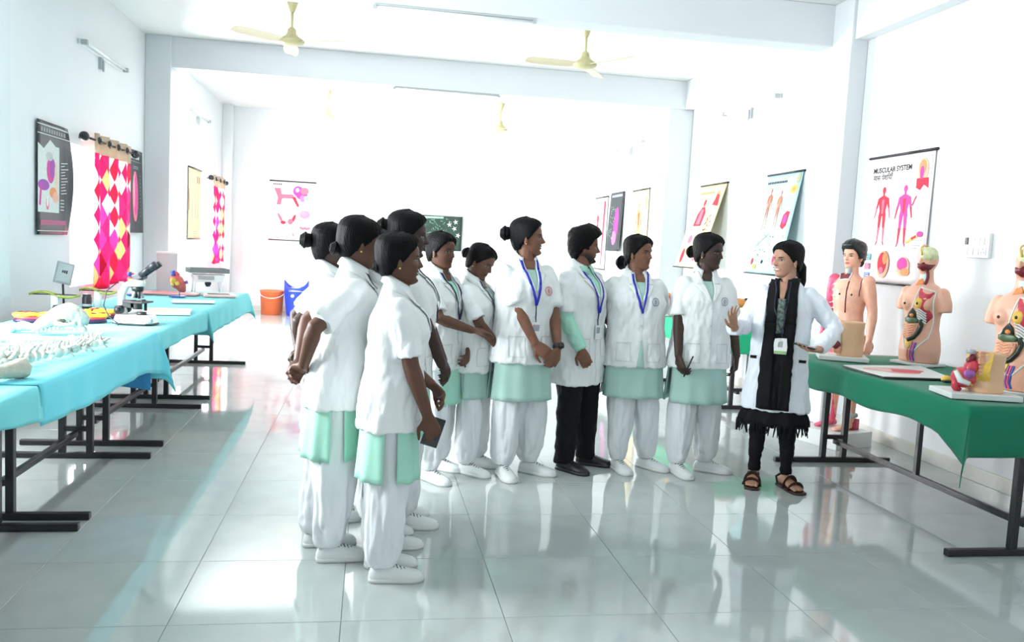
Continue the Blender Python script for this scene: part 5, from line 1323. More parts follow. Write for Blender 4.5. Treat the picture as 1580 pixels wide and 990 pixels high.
# ---- full size muscle and skin figure standing behind the table
def standing_figure():
    root = empty('anatomical_figure', (3.74, 6.14, 0), R(-70)); tag(root, 'standing half skin, half muscle figure with painted black hair', 'anatomy figure')
    a = MB(); a.bb((-.20, -.25, 0), (.20, .16, .125)); a.build('base', M_BASEP, root, bevel=.004)
    body = empty('figure', (0, 0, .122), 0, .95); body.parent = root
    b = MB()
    T = [(.74, .150, .108), (.80, .152, .11), (.90, .135, .1), (.98, .128, .096), (1.08, .146, .105), (1.16, .156, .104), (1.225, .148, .088), (1.262, .112, .068), (1.287, .07, .056), (1.31, .053, .052), (1.40, .047, .05)]
    b.loft([sellring(z, rx, ry, .006, n=26, e=.95) for z, rx, ry in T])
    for sd in (-1, 1):
        S = Vector((sd*.168, .01, 1.245)); E = Vector((sd*.215, .03, .99)); Wp = Vector((sd*.235, -.01, .77))
        b.ell(S, .052); b.tube([S, S.lerp(E, .4), S.lerp(E, .8), E, E.lerp(Wp, .25), E.lerp(Wp, .7), Wp], [.05, .05, .043, .039, .042, .032, .026], 14); hand(b, Wp, (0, -.1, -1), (-sd, .2, 0), sd, .2)
        b.tube([(sd*.078, .01, .80), (sd*.084, .0, .62), (sd*.086, -.004, .45), (sd*.09, .01, .33), (sd*.092, .016, .2), (sd*.092, .022, .07)], [.09, .082, .057, .058, .045, .036], 16)
        rr = []
        for y, w, h in ((.065, .02, .035), (.05, .03, .055), (.015, .033, .085), (-.03, .034, .06), (-.08, .04, .042), (-.13, .043, .03), (-.165, .036, .022), (-.178, .02, .016)):
            rr.append([Vector((sd*.092 + w*math.cos(q), y + .01, .006 + h*.5 + h*.5*math.sin(q))) for q in (2*PI*k/14 for k in range(14))])
        b.loft(rr)
    me = remesh(b, .0075, 3); hv, hf = head_grid(.002, 1.0)
    e = MB()
    for sd in (-1, 1): e.ell((sd*.0725, .010, .455*HH), (.008, .018, .031), nu=12, nv=8, rot=Matrix.Rotation(-.25, 3, 'X') @ Matrix.Rotation(sd*.35, 3, 'Z'))
    o = len(hv); hv = hv + [Vector(p) for p in e.v]; hf = hf + [tuple(i + o for i in f) for f in e.f]
    co = mcoords(me); nb = len(co); up = Vector((0, .012, 1.335))
    Fc = [tuple(p.vertices) for p in me.polygons] + [tuple(i + nb for i in f) for f in hf]
    m2 = bpy.data.meshes.new('body'); m2.from_pydata([tuple(c) for c in co] + [tuple(p + up) for p in hv], [], Fc); m2.update()
    at = m2.attributes.new('hl', 'FLOAT_VECTOR', 'POINT'); at.data.foreach_set('vector', np.concatenate([np.full((nb, 3), 9.0), np.array([tuple(p) for p in hv])]).astype(np.float32).ravel())
    fm = face_material('model_face', (.80, .42, .30), lip=(.6, .05, .07), brow=(.05, .03, .02), rough=.35)
    link('body', m2, [fm, M_PINKM], body, True)
    # muscle half: its right side (viewer's left)
    mi = []
    for p in m2.polygons:
        c = p.center; mi.append(1 if (c.x < -.055 and c.z < 1.31 and (c.x < -.11 or c.z < .78)) else 0)
    m2.polygons.foreach_set('material_index', mi)
    F = Front(me)
    hm = hair_mesh('man'); hm.v = [tuple(Vector(p) + up) for p in hm.v]; hm.build('hair', mat('painted_hair', (.008, .008, .008), .3), body, True)
    def part(nm, mt, fn):
        k = MB(); fn(k); return k.build(nm, mt, body, True)
    part('neck_window', M_DRED, lambda k: F.patch(k, [(-.06, 1.30), (.03, 1.315), (.03, 1.262), (-.06, 1.25)], .004))
    part('neck_window_frame', M_BASEP, lambda k: F.line(k, [(-.068, 1.30), (-.066, 1.245), (.034, 1.256), (.036, 1.31)], .006, .002))
    part('throat', M_GREYM, lambda k: F.line(k, [(.012, 1.35), (.012, 1.30)], .022, .0))
    part('nipple', M_COLON, lambda k: F.ball(k, -.02, 1.13, (.009, .008, .009)))
    part('nipple', M_COLON, lambda k: F.ball(k, .085, 1.13, (.009, .008, .009)))
    part('chest_seam', M_DRED, lambda k: F.line(k, [(.045, 1.24), (.043, 1.13), (.04, .98)], .006, .0))
    part('shoulder_seam', M_DRED, lambda k: F.line(k, [(.125, 1.27), (.135, 1.20), (.132, 1.12)], .0035, .001))
    def stripes(k):
        for i in range(7): F.line(k, [(-.15, 1.2 - .05*i), (-.11, 1.215 - .05*i), (-.075, 1.205 - .05*i)], .005, .001)
    part('muscle_sheaths', M_BASEP, stripes)
    def shin(k):
        for i in range(6): F.line(k, [(-.12 + .012*i, .42), (-.122 + .012*i, .25), (-.11 + .006*i, .1)], .004, .0015)
    part('shin_tendons', M_BASEP, shin)
    part('ankle_band', M_GREYM, lambda k: k.tube([Vector((.092 + .045*math.cos(t), .02 + .045*math.sin(t), .13)) for t in [2*PI*q/14 for q in range(15)]], .02, 8))
    part('heel_block', M_MUSC, lambda k: k.box((.092, .06, .05), (.07, .08, .09)))
    return root
standing_figure()

# ---- pelvis section models
def pelvis_model(loc, rz, hgt, label, big):
    root = empty('pelvis_model', loc, R(rz)); tag(root, label, 'pelvis model')
    a = MB(); w = .18 if big else .16; a.bb((-w, -.13, 0), (w, .13, .028)); a.build('base', M_BASEP, root, bevel=.003)
    b = MB(); T = [(.026, .085, .085), (.06, .092, .088), (hgt*.4, .085, .082), (hgt*.75, .085, .08), (hgt, .09, .084)]
    b.loft([sellring(z, rx, ry, 0, cx=.045, n=28, e=.92) for z, rx, ry in T]); me = remesh(b, .007, 3)
    link('skin_wall', me, M_MSKIN2, root, True)
    def part(nm, mt, fn, sm=True):
        k = MB(); fn(k); return k.build(nm, mt, root, sm)
    if big:
        part('cut_face', M_YELM, lambda k: k.loft([[Vector((-.03 + dx, -.055 + .02*s_, z)), Vector((.03 + dx, -.088, z)), Vector((.03 + dx, .0, z)), Vector((-.03 + dx, .06, z))] for z, dx, s_ in ((.09, -.004, 0), (.14, -.01, 0), (.20, 0, 1), (hgt + .004, .002, 1))]), False)
        part('spine_stack', M_GUT, lambda k: [k.box((-.012, -.062, .13 + .018*i), (.03, .022, .012)) for i in range(7)], False)
        part('vertebra', M_GREYM, lambda k: k.box((-.055, -.03, hgt + .002), (.03, .04, .022)))
        part('bladder', M_MUSC, lambda k: k.ell((-.075, -.02, .10), (.062, .06, .055)))
        part('uterus', M_MUSC, lambda k: k.ell((-.045, -.03, .155), (.036, .04, .045), rot=Matrix.Rotation(.5, 3, 'Y')))
        part('ovary', M_PURP, lambda k: k.ell((-.075, -.075, .125), (.03, .02, .024)))
        part('colon', M_DRED, lambda k: k.tube([(-.03, -.03, .20), (-.045, -.04, .215), (-.058, -.03, .19), (-.055, -.03, .16)], [.012, .018, .018, .012], 12))
        part('pubic_bone', M_RIB, lambda k: k.tube([(-.135, -.05, .135), (-.115, -.07, .09), (-.07, -.08, .075)], [.01, .016, .012], 10))
        part('canal', M_MUSC, lambda k: k.tube([(-.12, -.03, .1), (-.12, -.03, .05), (-.10, -.03, .03)], [.018, .018, .02], 12))
        part('fat_layer', M_YELM, lambda k: k.tube([(-.125, -.045, .14), (-.105, -.075, .095), (-.06, -.09, .068)], .006, 8))
    else:
        part('cut_face', M_RIB, lambda k: k.ell((-.045, -.03, .13), (.03, .055, .085)))
        part('organ', M_DRED, lambda k: k.ell((-.05, -.05, .10), (.03, .045, .055)))
        part('organ', M_GUT, lambda k: k.ell((-.045, -.07, .075), (.03, .02, .03)))
        part('organ', M_LIVER, lambda k: k.ell((-.068, -.055, .115), (.02, .02, .02)))
        part('spine_stack', M_RIB, lambda k: [k.box((-.035, -.045, .16 + .02*i), (.026, .026, .013)) for i in range(4)], False)
    return root
pelvis_model((3.23, 5.33, ZT), -25, .265, 'small tan pelvis section model beside the teacher', False)
pelvis_model((3.15, 3.92, ZT), -12, .235, 'pelvis section model with bright red organs on a white base', True)

# ---- flat plates and loose organ on the green table
def plate(poly, z, label, printed):
    cx = sum(p[0] for p in poly)/4; cy = sum(p[1] for p in poly)/4
    root = empty('picture_plate', (cx, cy, z)); tag(root, label, 'plate')
    q = [(p[0] - cx, p[1] - cy) for p in poly]
    k = MB(); k.prism(q, lambda p: (p[0], p[1], 0), lambda p: (p[0], p[1], .009)); k.build('backing', M_DARK, root)
    k = MB(); k.prism(q, lambda p: (p[0]*.99, p[1]*.99, .0088), lambda p: (p[0]*.99, p[1]*.99, .013)); k.build('sheet', M_BASEP, root)
    if printed:
        for (sx, sy, rx, ry, mt) in ((-.05, .02, .45, .30, ink((.72, .40, .38))), (.05, .0, .36, .18, ink((.62, .12, .16))), (-.2, .1, .16, .16, ink((.75, .5, .45)))):
            k = MB(); P = []
            for t in range(20):
                a = 2*PI*t/20; u, v = sx + rx*math.cos(a)*(.85 + .2*math.sin(3*a)), sy + ry*math.sin(a)
                P.append(((q[0][0]*(1-u-v)*.0 + (q[1][0] + q[3][0])*.0 + (q[2][0] - q[1][0])*u + (q[0][0] - q[1][0])*v), (q[2][1] - q[1][1])*u + (q[0][1] - q[1][1])*v, .0132 + sx*.0001 + rx*-.0003))
            k.add(P, [tuple(range(20))]); k.build('print', mt, root)
plate([(3.0, 4.93), (2.985, 4.47), (3.43, 4.45), (3.60, 5.00)], ZT, 'large white picture plate with pink print on the green cloth', True)
root = empty('organ_piece', (3.36, 4.36, ZT)); tag(root, 'small loose organ piece lying on the green cloth', 'organ model')
k = MB(); k.ell((-.05, 0, .022), (.03, .025, .022)); k.build('stem', M_YELM, root, True)
k = MB(); k.ell((-.045, -.005, .012), (.036, .03, .012)); k.build('underside', M_COLON, root, True)
k = MB(); k.ell((0, 0, .024), (.03, .026, .024)); k.ell((.03, 0, .024), (.03, .022, .02)); k.build('lobe', M_MUSC, root, True)
k = MB(); k.ell((-.015, -.01, .038), (.012, .012, .01)); k.build('pale_lobe', M_RIB, root, True)  # small pale lobe on top of the piece

# ---- light green table: two small models
root = empty('organ_model', (3.12, 8.62, ZT)); tag(root, 'red and orange organ model on the light green table, behind the student with low bun', 'organ model')
k = MB(); k.lathe([(.07, 0), (.075, .01), (.02, .02), (.015, .08), (.01, .08)], n=16); k.build('stand', M_BASEP, root, True)
k = MB(); k.ell((0, 0, .16), (.065, .055, .085)); k.ell((.03, -.02, .12), (.045, .04, .05)); k.build('lobe', M_MUSC, root, True)
k = MB(); k.ell((0, 0, .225), (.06, .05, .03)); k.build('cap', M_ORAN, root, True)
root = empty('organ_model', (3.62, 7.92, ZT)); tag(root, 'orange and black organ model on the light green table, beside the raised hand', 'organ model')
k = MB(); k.lathe([(.11, 0), (.12, .012), (.05, .03), (.03, .15), (.02, .15)], n=16); k.build('stand', M_BASEP, root, True)
k = MB(); k.ell((0, 0, .21), (.12, .07, .05)); k.build('bowl', M_ORAN, root, True)
k = MB(); k.ell((.09, -.02, .235), (.04, .03, .03)); k.build('knob', M_DARK, root, True)

# ---- microscope
def microscope():
    root = empty('microscope', (-1.57, 6.10, ZT), R(76)); tag(root, 'white and black binocular microscope on the turquoise cloth', 'microscope')
    M_MW = mat('microscope_white', (.80, .81, .80), .3)
    k = MB(); pl = [(-.085, .12), (.085, .12), (.10, .02), (.085, -.11), (.05, -.135), (-.05, -.135), (-.085, -.11), (-.10, .02)]
    k.prism(pl, lambda p: (p[0], p[1], .008), lambda p: (p[0]*.88, p[1]*.9, .062)); k.build('base', M_MW, root, bevel=.006)
    k = MB(); k.prism(pl, lambda p: (p[0]*1.02, p[1]*1.02, 0), lambda p: (p[0]*1.02, p[1]*1.02, .010)); k.build('base_foot', M_DARK, root)
    k = MB(); k.tube([(0, .085, .05), (0, .105, .12), (0, .10, .20), (0, .07, .26), (0, .02, .285)], [(.034, .028), (.032, .024), (.03, .024), (.03, .022), (.032, .02)], 14); k.build('arm', M_MW, root, True)
    k = MB(); k.lathe([(.025, .255), (.05, .258), (.055, .285), (.048, .30), (.02, .302)], (0, -.005, 0), 20); k.build('head_ring', M_MW, root, True)
    k = MB(); k.box((0, -.02, .322), (.075, .075, .05), rot=Matrix.Rotation(R(-25), 3, 'X')); hd = k.build('binocular_head', M_DARK, root, bevel=.008)
    for s_ in (-1, 1):
        k = MB(); k.cyl((s_*.028, -.04, .335), (s_*.03, -.115, .392), .018, 16); k.cyl((s_*.03, -.107, .386), (s_*.03, -.15, .418), .0215, 16); k.build('eyepiece', M_DARK, hd, True)
    k = MB(); k.lathe([(.01, .215), (.036, .225), (.04, .25), (.03, .262), (.01, .262)], (0, -.01, 0), 18); tu = k.build('nosepiece', M_BLACK, root, True)
    for a_ in range(4):
        an = R(45 + 90*a_); k = MB(); k.cyl((.018*math.cos(an), -.01 + .018*math.sin(an), .235), (.032*math.cos(an), -.01 + .034*math.sin(an), .175), .012, 12, r2=.009); k.build('objective', M_GREYM if a_ % 2 else M_DARK, tu, True)
    k = MB(); k.box((0, -.015, .150), (.155, .135, .012)); k.box((.03, -.03, .16), (.05, .02, .012)); k.build('stage', M_BLACK, root, bevel=.002)
    k = MB(); k.box((0, .05, .135), (.07, .06, .05)); k.cyl((0, -.01, .10), (0, -.01, .145), .03, 16); k.build('condenser', M_BLACK, root)
    k = MB(); k.cyl((0, -.04, .06), (0, -.04, .082), .032, 18); k.build('lamp', M_DARK, root, True)
    for s_ in (-1, 1):
        k = MB(); k.cyl((s_*.03, .095, .095), (s_*.062, .095, .095), .03, 18); k.cyl((s_*.06, .095, .095), (s_*.08, .095, .095), .017, 14); k.build('focus_knob', M_DARK, root, True)
    k = MB(); k.cyl((.07, -.03, .14), (.07, -.03, .085), .010, 10); k.build('stage_knob', M_DARK, root, True)
    k = MB(); k.tube([(-.02, .12, .28), (-.07, .17, .22), (-.09, .18, .12), (-.07, .15, .04), (-.12, .06, .008), (-.19, .02, .005)], .004, 6); k.build('cable', M_DARK, root, True)
    k = MB(); k.cyl((-.06, -.10, .03), (-.06, -.145, .03), .014, 12); k.build('dimmer_knob', M_GREYM, root, True)
microscope()

# ---- heart models
def heart(loc, rz, label, s=1.0):
    root = empty('heart_model', loc, R(rz), s); tag(root, label, 'heart model', 'heart models')
    k = MB(); k.box((0, 0, .006), (.13, .09, .012)); k.build('base', M_BLUV, root, bevel=.002)
    k = MB(); k.cyl((.015, 0, .01), (.015, 0, .09), .006, 8); k.build('stem', M_GREYM, root, True)
    b = MB(); b.ell((-.005, 0, .135), (.062, .055, .062)); b.ell((.03, -.005, .095), (.045, .042, .05)); b.ell((.05, -.005, .07), (.025, .025, .028)); b.ell((-.035, -.005, .165), (.035, .035, .03))
    link('heart', remesh(b, .007, 5), mat('heart_red', (.52, .09, .07), .35, noise_amt=.3, noise_scale=22), root, True)
    k = MB(); k.ell((-.03, -.048, .15), (.026, .014, .028)); k.ell((.005, -.05, .125), (.02, .012, .02)); k.ell((-.035, -.048, .115), (.016, .012, .016)); k.build('fat_patches', M_YELM, root, True)
    k = MB(); k.tube([(-.03, 0, .175), (-.04, 0, .21), (-.045, 0, .235)], [.024, .022, .022], 12); k.tube([(-.03, 0, .205), (-.06, .01, .225)], [.012, .012], 8); k.build('vein', M_BLUV, root, True)
    k = MB(); k.tube([(0, 0, .17), (-.005, 0, .205), (-.02, .0, .222)], [.022, .02, .014], 12); k.build('aorta', M_MUSC, root, True)
    k = MB(); k.tube([(.055, 0, .13), (.085, 0, .14)], [.014, .016], 10); k.build('vessel', M_PURP, root, True)
heart((-2.24, 8.62, ZT), 15, 'heart model half hidden behind the microscope', .95)
heart((-1.84, 8.62, ZT), 0, 'heart model with blue vein standing clear right of the microscope', 1.08)

# ---- weighing scale, papers
root = empty('weighing_scale', (-1.70, 9.36, ZT), R(20)); tag(root, 'white weighing scale with dark rimmed pan at the table end', 'weighing scale')
for (sx, sy) in ((-1, -1), (1, -1), (-1, 1), (1, 1)):
    k = MB(); k.cyl((sx*.14, sy*.09, 0), (sx*.13, sy*.085, .14), .008, 8); k.build('leg', M_WHITEM, root, True)
k = MB(); k.prism([(-.16, .20), (.16, .20), (.13, .12), (-.13, .12)], lambda p: (p[0], -.11, p[1]), lambda p: (p[0], .11, p[1])); k.build('housing', M_WHITEM, root, bevel=.006)
k = MB(); k.box((-.03, -.112, .165), (.16, .006, .04)); k.build('display', M_GREYM, root)
k = MB(); k.bb((-.2, -.14, .215), (.2, .14, .23)); k.bb((-.2, -.14, .23), (.2, -.128, .262)); k.bb((-.2, .128, .23), (.2, .14, .262)); k.bb((-.2, -.128, .23), (-.188, .128, .262)); k.bb((.188, -.128, .23), (.2, .128, .262)); k.build('pan', mat('steel', (.22, .24, .24), .3, metal=.7), root)
k = MB(); k.lathe([(.03, .12), (.035, .1), (.02, .07), (.01, .07)], (.0, -.04, 0), 14); k.build('adjust_knob', M_DARK, root, True)
root = empty('storage_box', (-2.12, 9.42, ZT), R(10)); tag(root, 'grey box behind the weighing scale', 'box')
k = MB(); k.box((0, 0, .20), (.2, .16, .40)); k.build('body', mat('pale_grey_box', (.58, .62, .62), .5), root, bevel=.004)
k = MB(); k.box((0, 0, .405), (.21, .17, .02)); k.build('lid', M_WHITEM, root, bevel=.003)
rr = random.Random(11)
def sheet(x, y, w, d, rz, n, label, mt, pr=None):
    root = empty('paper_stack', (x, y, ZT), R(rz)); tag(root, label, 'papers')
    for i in range(n):
        k = MB(); k.box((rr.uniform(-.008, .008), rr.uniform(-.008, .008), .004 + .006*i), (w, d, .005), rot=Matrix.Rotation(rr.uniform(-.06, .06), 3, 'Z')); k.build('sheet', mt, root)
    if pr:
        k = MB(); k.box((0, 0, .006*n + .0022), (w*.7, d*.55, .001)); k.build('print', pr, root)
sheet(-1.56, 6.98, .34, .42, 8, 3, 'white boards stacked behind the microscope', M_BASEP, ink((.65, .5, .45)))
sheet(-1.87, 6.92, .2, .3, -5, 2, 'white papers left of the stacked boards', M_PAPER)
sheet(-1.58, 8.05, .36, .26, 12, 2, 'pale papers before the clear heart model', M_PAPER, ink((.55, .6, .62)))
sheet(-1.98, 8.95, .55, .3, 5, 3, 'pink papers beside the heart models', mat('pink_paper', (.78, .45, .45), .6), ink((.7, .25, .28)))
sheet(-1.52, 8.98, .3, .4, 14, 3, 'pinkish boards near the end of the far table', mat('salmon_paper', (.80, .62, .58), .6), ink((.18, .16, .16)))

# ---- left rear: placard, leaf plate, cups, layered slabs
root = empty('placard', (-2.33, 7.0, ZT), R(30)); tag(root, 'grey placard on a dark stick before the curtain', 'placard')
k = MB(); k.lathe([(.05, 0), (.052, .01), (.012, .016), (.008, .016)], n=16); k.build('foot', M_DARK, root, True)
k = MB(); k.cyl((0, 0, .012), (-.008, 0, .21), .008, 8); k.build('stick', M_DARK, root, True)
rt = Matrix.Rotation(R(-14), 3, 'X') @ Matrix.Rotation(R(14), 3, 'Y')
k = MB(); k.box((0, 0, .275), (.125, .008, .17), rot=rt); k.build('card', mat('grey_card', (.30, .34, .35), .4, noise_amt=.08), root, bevel=.002)
k = MB(); k.box(Vector((0, 0, .275)) + rt @ Vector((0, -.006, 0)), (.10, .003, .14), rot=rt); k.build('card_face', mat('grey_card_face', (.40, .45, .45), .4, noise_amt=.1), root)
k = MB()
for i, w in enumerate((.03, .045, .026)): k.box(Vector((0, 0, .275)) + rt @ Vector((-.012 + .014*i, -.009, .01)), (.010, .002, .018 + .004*i), rot=rt)
k.build('card_mark', M_DARK, root)
def leaf_plate(x, y, z, rz, L, w, label, mt):
    root = empty('leaf_model', (x, y, ZT), R(rz)); tag(root, label, 'leaf model')
    rows = []; 
    for j in range(11):
        t = j/10; ww = w*math.sin(PI*(t*.92 + .04))**.7
        rows.append([Vector((-L/2 + L*t, s_*ww, z + .02*math.sin(t*PI*2) + .012*abs(s_) + dz)) for s_, dz in ((-1, 0), (0, 0), (1, 0), (1, -.006), (0, -.006), (-1, -.006))])
    k = MB(); k.loft(rows); k.build('blade', mt, root, True)
    k = MB(); k.tube([(-L/2, 0, z + .004), (0, 0, z + .006), (L/2, 0, z + .004)], .004, 6); k.build('midrib', M_DARK, root, True)
    k = MB(); k.cyl((0, 0, 0), (0, 0, z), .03, 14); k.build('stand', M_WHITEM, root, True)
M_LEAF = mat('leaf_yellow_green', (.45, .50, .07), .45, noise_amt=.3, noise_scale=18)
leaf_plate(-2.30, 6.72, .125, 8, .34, .05, 'flat yellow green leaf model on a white stand, left of the placard', M_LEAF)
leaf_plate(-2.12, 7.12, .135, -12, .30, .035, 'yellow green leaf model under the curtain hem', M_LEAF)
for (x, y, r, h, lab) in ((-2.12, 6.86, .034, .13, 'black cylinder under the yellow green leaf model'), (-2.20, 6.50, .04, .07, 'short black cylinder behind the skull')):
    root = empty('cylinder_pot', (x, y, ZT)); tag(root, lab, 'pot')
    k = MB(); k.lathe([(r*.85, 0), (r, .004), (r, h*.82), (r*.9, h*.84), (r*.9, h), (r*.3, h)], n=20); k.build('body', M_DARK, root, True)
    k = MB(); k.lathe([(r*1.005, h*.3), (r*1.02, h*.32), (r*1.02, h*.42), (r*1.005, h*.44)], n=20); k.build('band', M_GREYM, root, True)
def slab(x, y, rz, L, w, label, seed):
    root = empty('layered_slab_model', (x, y, ZT), R(rz)); tag(root, label, 'slab model')
    def lay(nm, mt, z0, z1, sc, rough, sm=True):
        b = MB(); n = 28; q = random.Random(seed)
        rings = []
        for z, f in ((z0, .97), ((z0 + z1)/2, 1.0), (z1, .93)):
            rings.append([Vector((L/2*sc*f*math.copysign(abs(math.cos(a))**.6, math.cos(a))*(1 + .07*noise.noise(Vector((math.cos(a)*2, math.sin(a)*2, seed)))), w/2*sc*f*math.copysign(abs(math.sin(a))**.7, math.sin(a)), z + (rough*noise.noise(Vector((math.cos(a)*3, math.sin(a)*3, seed + z*30))) if z > z0 else 0))) for a in (2*PI*k_/n for k_ in range(n))])
        b.loft(rings); return b.build(nm, mt, root, sm)
    lay('purple_base', mat('model_plum', (.045, .012, .06), .35), 0, .022, 1.0, 0)
    lay('red_layer', M_MUSC, .021, .036, .93, .006)
    b = MB(); q = random.Random(seed)
    for i in range(14): b.ell((q.uniform(-L*.38, L*.38), q.uniform(-w*.3, w*.3), .04 + q.uniform(0, .012)), (q.uniform(.03, .06), q.uniform(.02, .04), q.uniform(.012, .022)), nu=10, nv=7)
    link('yellow_layer', remesh(b, .007, 3), mat('slab_yellow', (.80, .46, .03), .4, noise_amt=.2, noise_scale=25), root, True)
    k = MB()
    for i in range(5): t = q.uniform(-.35, .35)*L; k.tube([(t - .04, q.uniform(-.3, .3)*w, .055), (t, q.uniform(-.3, .3)*w, .062), (t + .05, q.uniform(-.3, .3)*w, .052)], .006, 6)
    k.build('vessels', M_DRED, root, True)
slab(-2.19, 6.02, 12, .24, .16, 'yellow and purple layered model left of the skull', 4)
slab(-1.93, 6.42, 20, .30, .20, 'larger yellow and purple layered model between skull and microscope', 9)
slab(-1.84, 6.10, 40, .16, .12, 'small yellow and purple layered model touching the skull', 14)

# ---- bones
M_BONE = mat('bone', (.46, .45, .37), .55, .35, noise_amt=.12, noise_scale=14, bump=.25, bump_scale=90)
M_BONEW = mat('bone_pale', (.52, .52, .46), .55, .35, noise_amt=.10, noise_scale=14, bump=.2, bump_scale=90)
def skull():
    root = empty('animal_skull', (-1.78, 5.36, ZT), R(18)); tag(root, 'large pale animal skull resting on the cyan cloth', 'skull')
    b = MB(); b.ell((.0, 0, .115), (.10, .072, .068), rot=Matrix.Rotation(R(-20), 3, 'Y')); b.tube([(.02, 0, .13), (-.06, 0, .10), (-.12, 0, .06), (-.165, 0, .03)], [(.066, .05), (.058, .048), (.044, .036), (.03, .022)], 16, ref=(0, 0, 1))
    b.ell((.07, 0, .10), (.055, .062, .06))
    for s_ in (-1, 1):
        b.tube([(-.05, s_*.05, .07), (.0, s_*.085, .066), (.055, s_*.07, .072)], [.013, .013, .014], 10); b.tube([(.07, s_*.05, .06), (.10, s_*.06, .03), (.115, s_*.058, .012)], [.024, .018, .012], 10); b.ell((-.01, s_*.06, .115), (.03, .014, .026))
    me = remesh(b, .006, 2); wrinkle(me, .004, 30, 30, 2); link('cranium', me, M_BONEW, root, True)
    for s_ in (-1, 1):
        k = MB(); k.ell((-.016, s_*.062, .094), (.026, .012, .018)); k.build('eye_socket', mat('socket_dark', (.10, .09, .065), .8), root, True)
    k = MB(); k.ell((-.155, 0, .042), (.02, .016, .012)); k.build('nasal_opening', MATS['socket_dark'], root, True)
    k = MB(); 
    for i in range(7): 
        for s_ in (-1, 1): k.box((-.14 + .022*i, s_*(.022 + .004*i), .022 + .005*i), (.014, .012, .026))
    k.build('teeth', M_BONE, root, bevel=.003)['kind'] = 'stuff'
    k = MB(); k.tube([(.105, 0, .06), (.12, 0, .10), (.10, 0, .14)], [.02, .016, .01], 10); k.build('occipital_crest', M_BONE, root, True)
skull()
VERT = None
def vertebra_mesh(s):
    b = MB(); b.lathe([(.016, -.011), (.019, -.009), (.016, 0), (.019, .009), (.016, .011)], n=12, rot=Matrix.Rotation(R(90), 3, 'Y'))
    b.tube([(0, 0, .012), (.006, 0, .032), (.012, 0, .05)], [(.005, .009), (.004, .008), (.004, .008)], 8)
    for s_ in (-1, 1): b.tube([(0, s_*.012, .008), (.003, s_*.03, .014), (.004, s_*.046, .012)], [.007, .005, .006], 8); b.ell((.008, s_*.014, .022), (.008, .006, .010), nu=8, nv=6)
    b.v = [tuple(Vector(p)*s) for p in b.v]
    me = b.mesh('vertebra'); me.materials.append(M_BONEW); me.polygons.foreach_set('use_smooth', [True]*len(me.polygons)); return me
VM = [vertebra_mesh(s) for s in (.75, .9, 1.05)]
def spine(pts, n, label, s0, s1, seed):
    root = empty('vertebral_column', (*pts[0], ZT)); tag(root, label, 'spine bones'); q = random.Random(seed)
    P = [Vector((p[0] - pts[0][0], p[1] - pts[0][1], 0)) for p in pts]
    for i in range(n):
        t = i/(n - 1)*(len(P) - 1); k = min(int(t), len(P) - 2); p = P[k].lerp(P[k+1], t - k); d = P[k+1] - P[k]
        sc = s0 + (s1 - s0)*i/(n - 1)
        o = bpy.data.objects.new('vertebra', VM[1]); COL.objects.link(o); o.parent = root
        o.location = (p.x, p.y, .021*sc + .002); o.scale = (sc, sc, sc); o.location.x += q.uniform(-.014, .014)*sc; o.location.y += q.uniform(-.010, .010)*sc; o.rotation_euler = (q.uniform(-1.5, 1.5), q.uniform(-.25, .25), math.atan2(d.y, d.x) + q.uniform(-.5, .5))
spine([(-1.60, 3.86), (-1.53, 4.2), (-1.47, 4.55), (-1.44, 4.86)], 17, 'long chain of large vertebrae along the cloth edge', 1.7, 1.15, 1)
spine([(-1.72, 4.15), (-1.62, 4.5), (-1.55, 4.85), (-1.50, 5.08)], 14, 'second chain of smaller vertebrae behind the long chain', 1.25, .95, 2)
spine([(-2.05, 4.50), (-1.92, 4.62), (-1.78, 4.72), (-1.66, 4.80)], 14, 'row of tiny vertebrae beside the curved rib', .75, .5, 3)
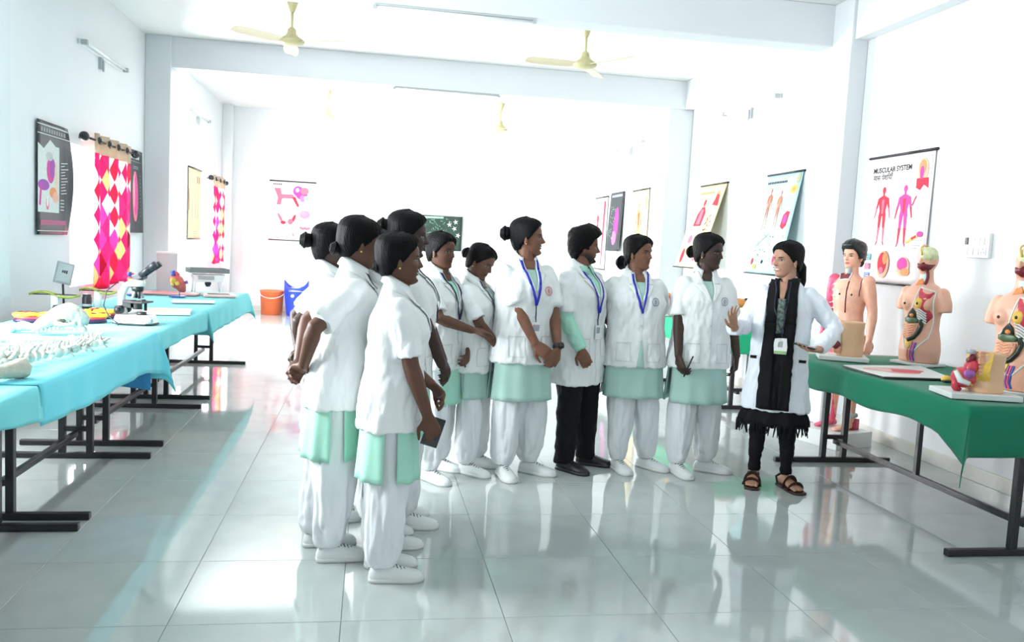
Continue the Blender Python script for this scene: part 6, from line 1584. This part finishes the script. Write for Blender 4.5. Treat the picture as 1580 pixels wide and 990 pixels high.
def bone(loc, rz, pts, rad, label, name='bone', flat=None, ends=True, seed=0):
    root = empty(name, (*loc, ZT), R(rz)); tag(root, label, 'bone'); b = MB()
    b.tube(pts, rad, 14)
    if ends:
        for p in (pts[0], pts[-1]):
            r = rad[0][0] if hasattr(rad[0], '__len__') else rad[0]; b.ell(Vector(p) + Vector((0, r*.7, 0)), r*1.05, nu=10, nv=8); b.ell(Vector(p) - Vector((0, r*.7, 0)), r*1.05, nu=10, nv=8)
    me = remesh(b, .006, 2); wrinkle(me, .003, 25, 25, seed); link('shaft', me, M_BONE, root, True)
    return root
bone((-1.50, 3.72), 62, [(-.14, 0, .030), (-.05, 0, .032), (.06, 0, .036), (.14, 0, .042)], [.020, .022, .034, .046], 'thick long bone nearest the camera on the cloth edge', 'long_bone', seed=1)
bone((-1.78, 4.20), 60, [(-.14, 0, .012), (-.05, .0, .03), (.05, 0, .038), (.11, 0, .05)], [(.008, .008), (.028, .010), (.045, .012), (.03, .02)], 'flat shoulder blade bone with raised ridge', 'shoulder_blade', ends=False, seed=2)
bone((-2.10, 4.95), 25, [(-.08, -.05, .03), (-.03, .0, .05), (.03, .02, .055), (.09, -.02, .03)], [.03, .035, .032, .026], 'lumpy hip bone at the left picture edge', 'hip_bone', seed=3)
bone((-2.02, 5.40), 30, [(-.06, .03, .025), (.0, 0, .04), (.06, -.02, .03)], [.024, .03, .02], 'smaller lumpy bone behind the hip bone', 'hip_bone', seed=6)
bone((-1.96, 5.55), 20, [(-.16, .0, .010), (-.06, .03, .012), (.06, .03, .012), (.16, 0, .010)], [.008, .009, .009, .007], 'thin curved rib left of the skull', 'rib_bone', ends=False, seed=4)
bone((-1.72, 4.98), 15, [(-.14, .0, .010), (-.05, .02, .012), (.05, .02, .012), (.12, 0, .010)], [.008, .010, .010, .006], 'thin curved rib in front of the skull', 'rib_bone', ends=False, seed=5)
bone((-2.0, 4.70), 18, [(-.20, .0, .010), (-.06, .02, .012), (.06, .02, .012), (.18, 0, .010)], [.010, .012, .010, .006], 'longer curved rib beside the tiny vertebrae', 'rib_bone', ends=False, seed=7)
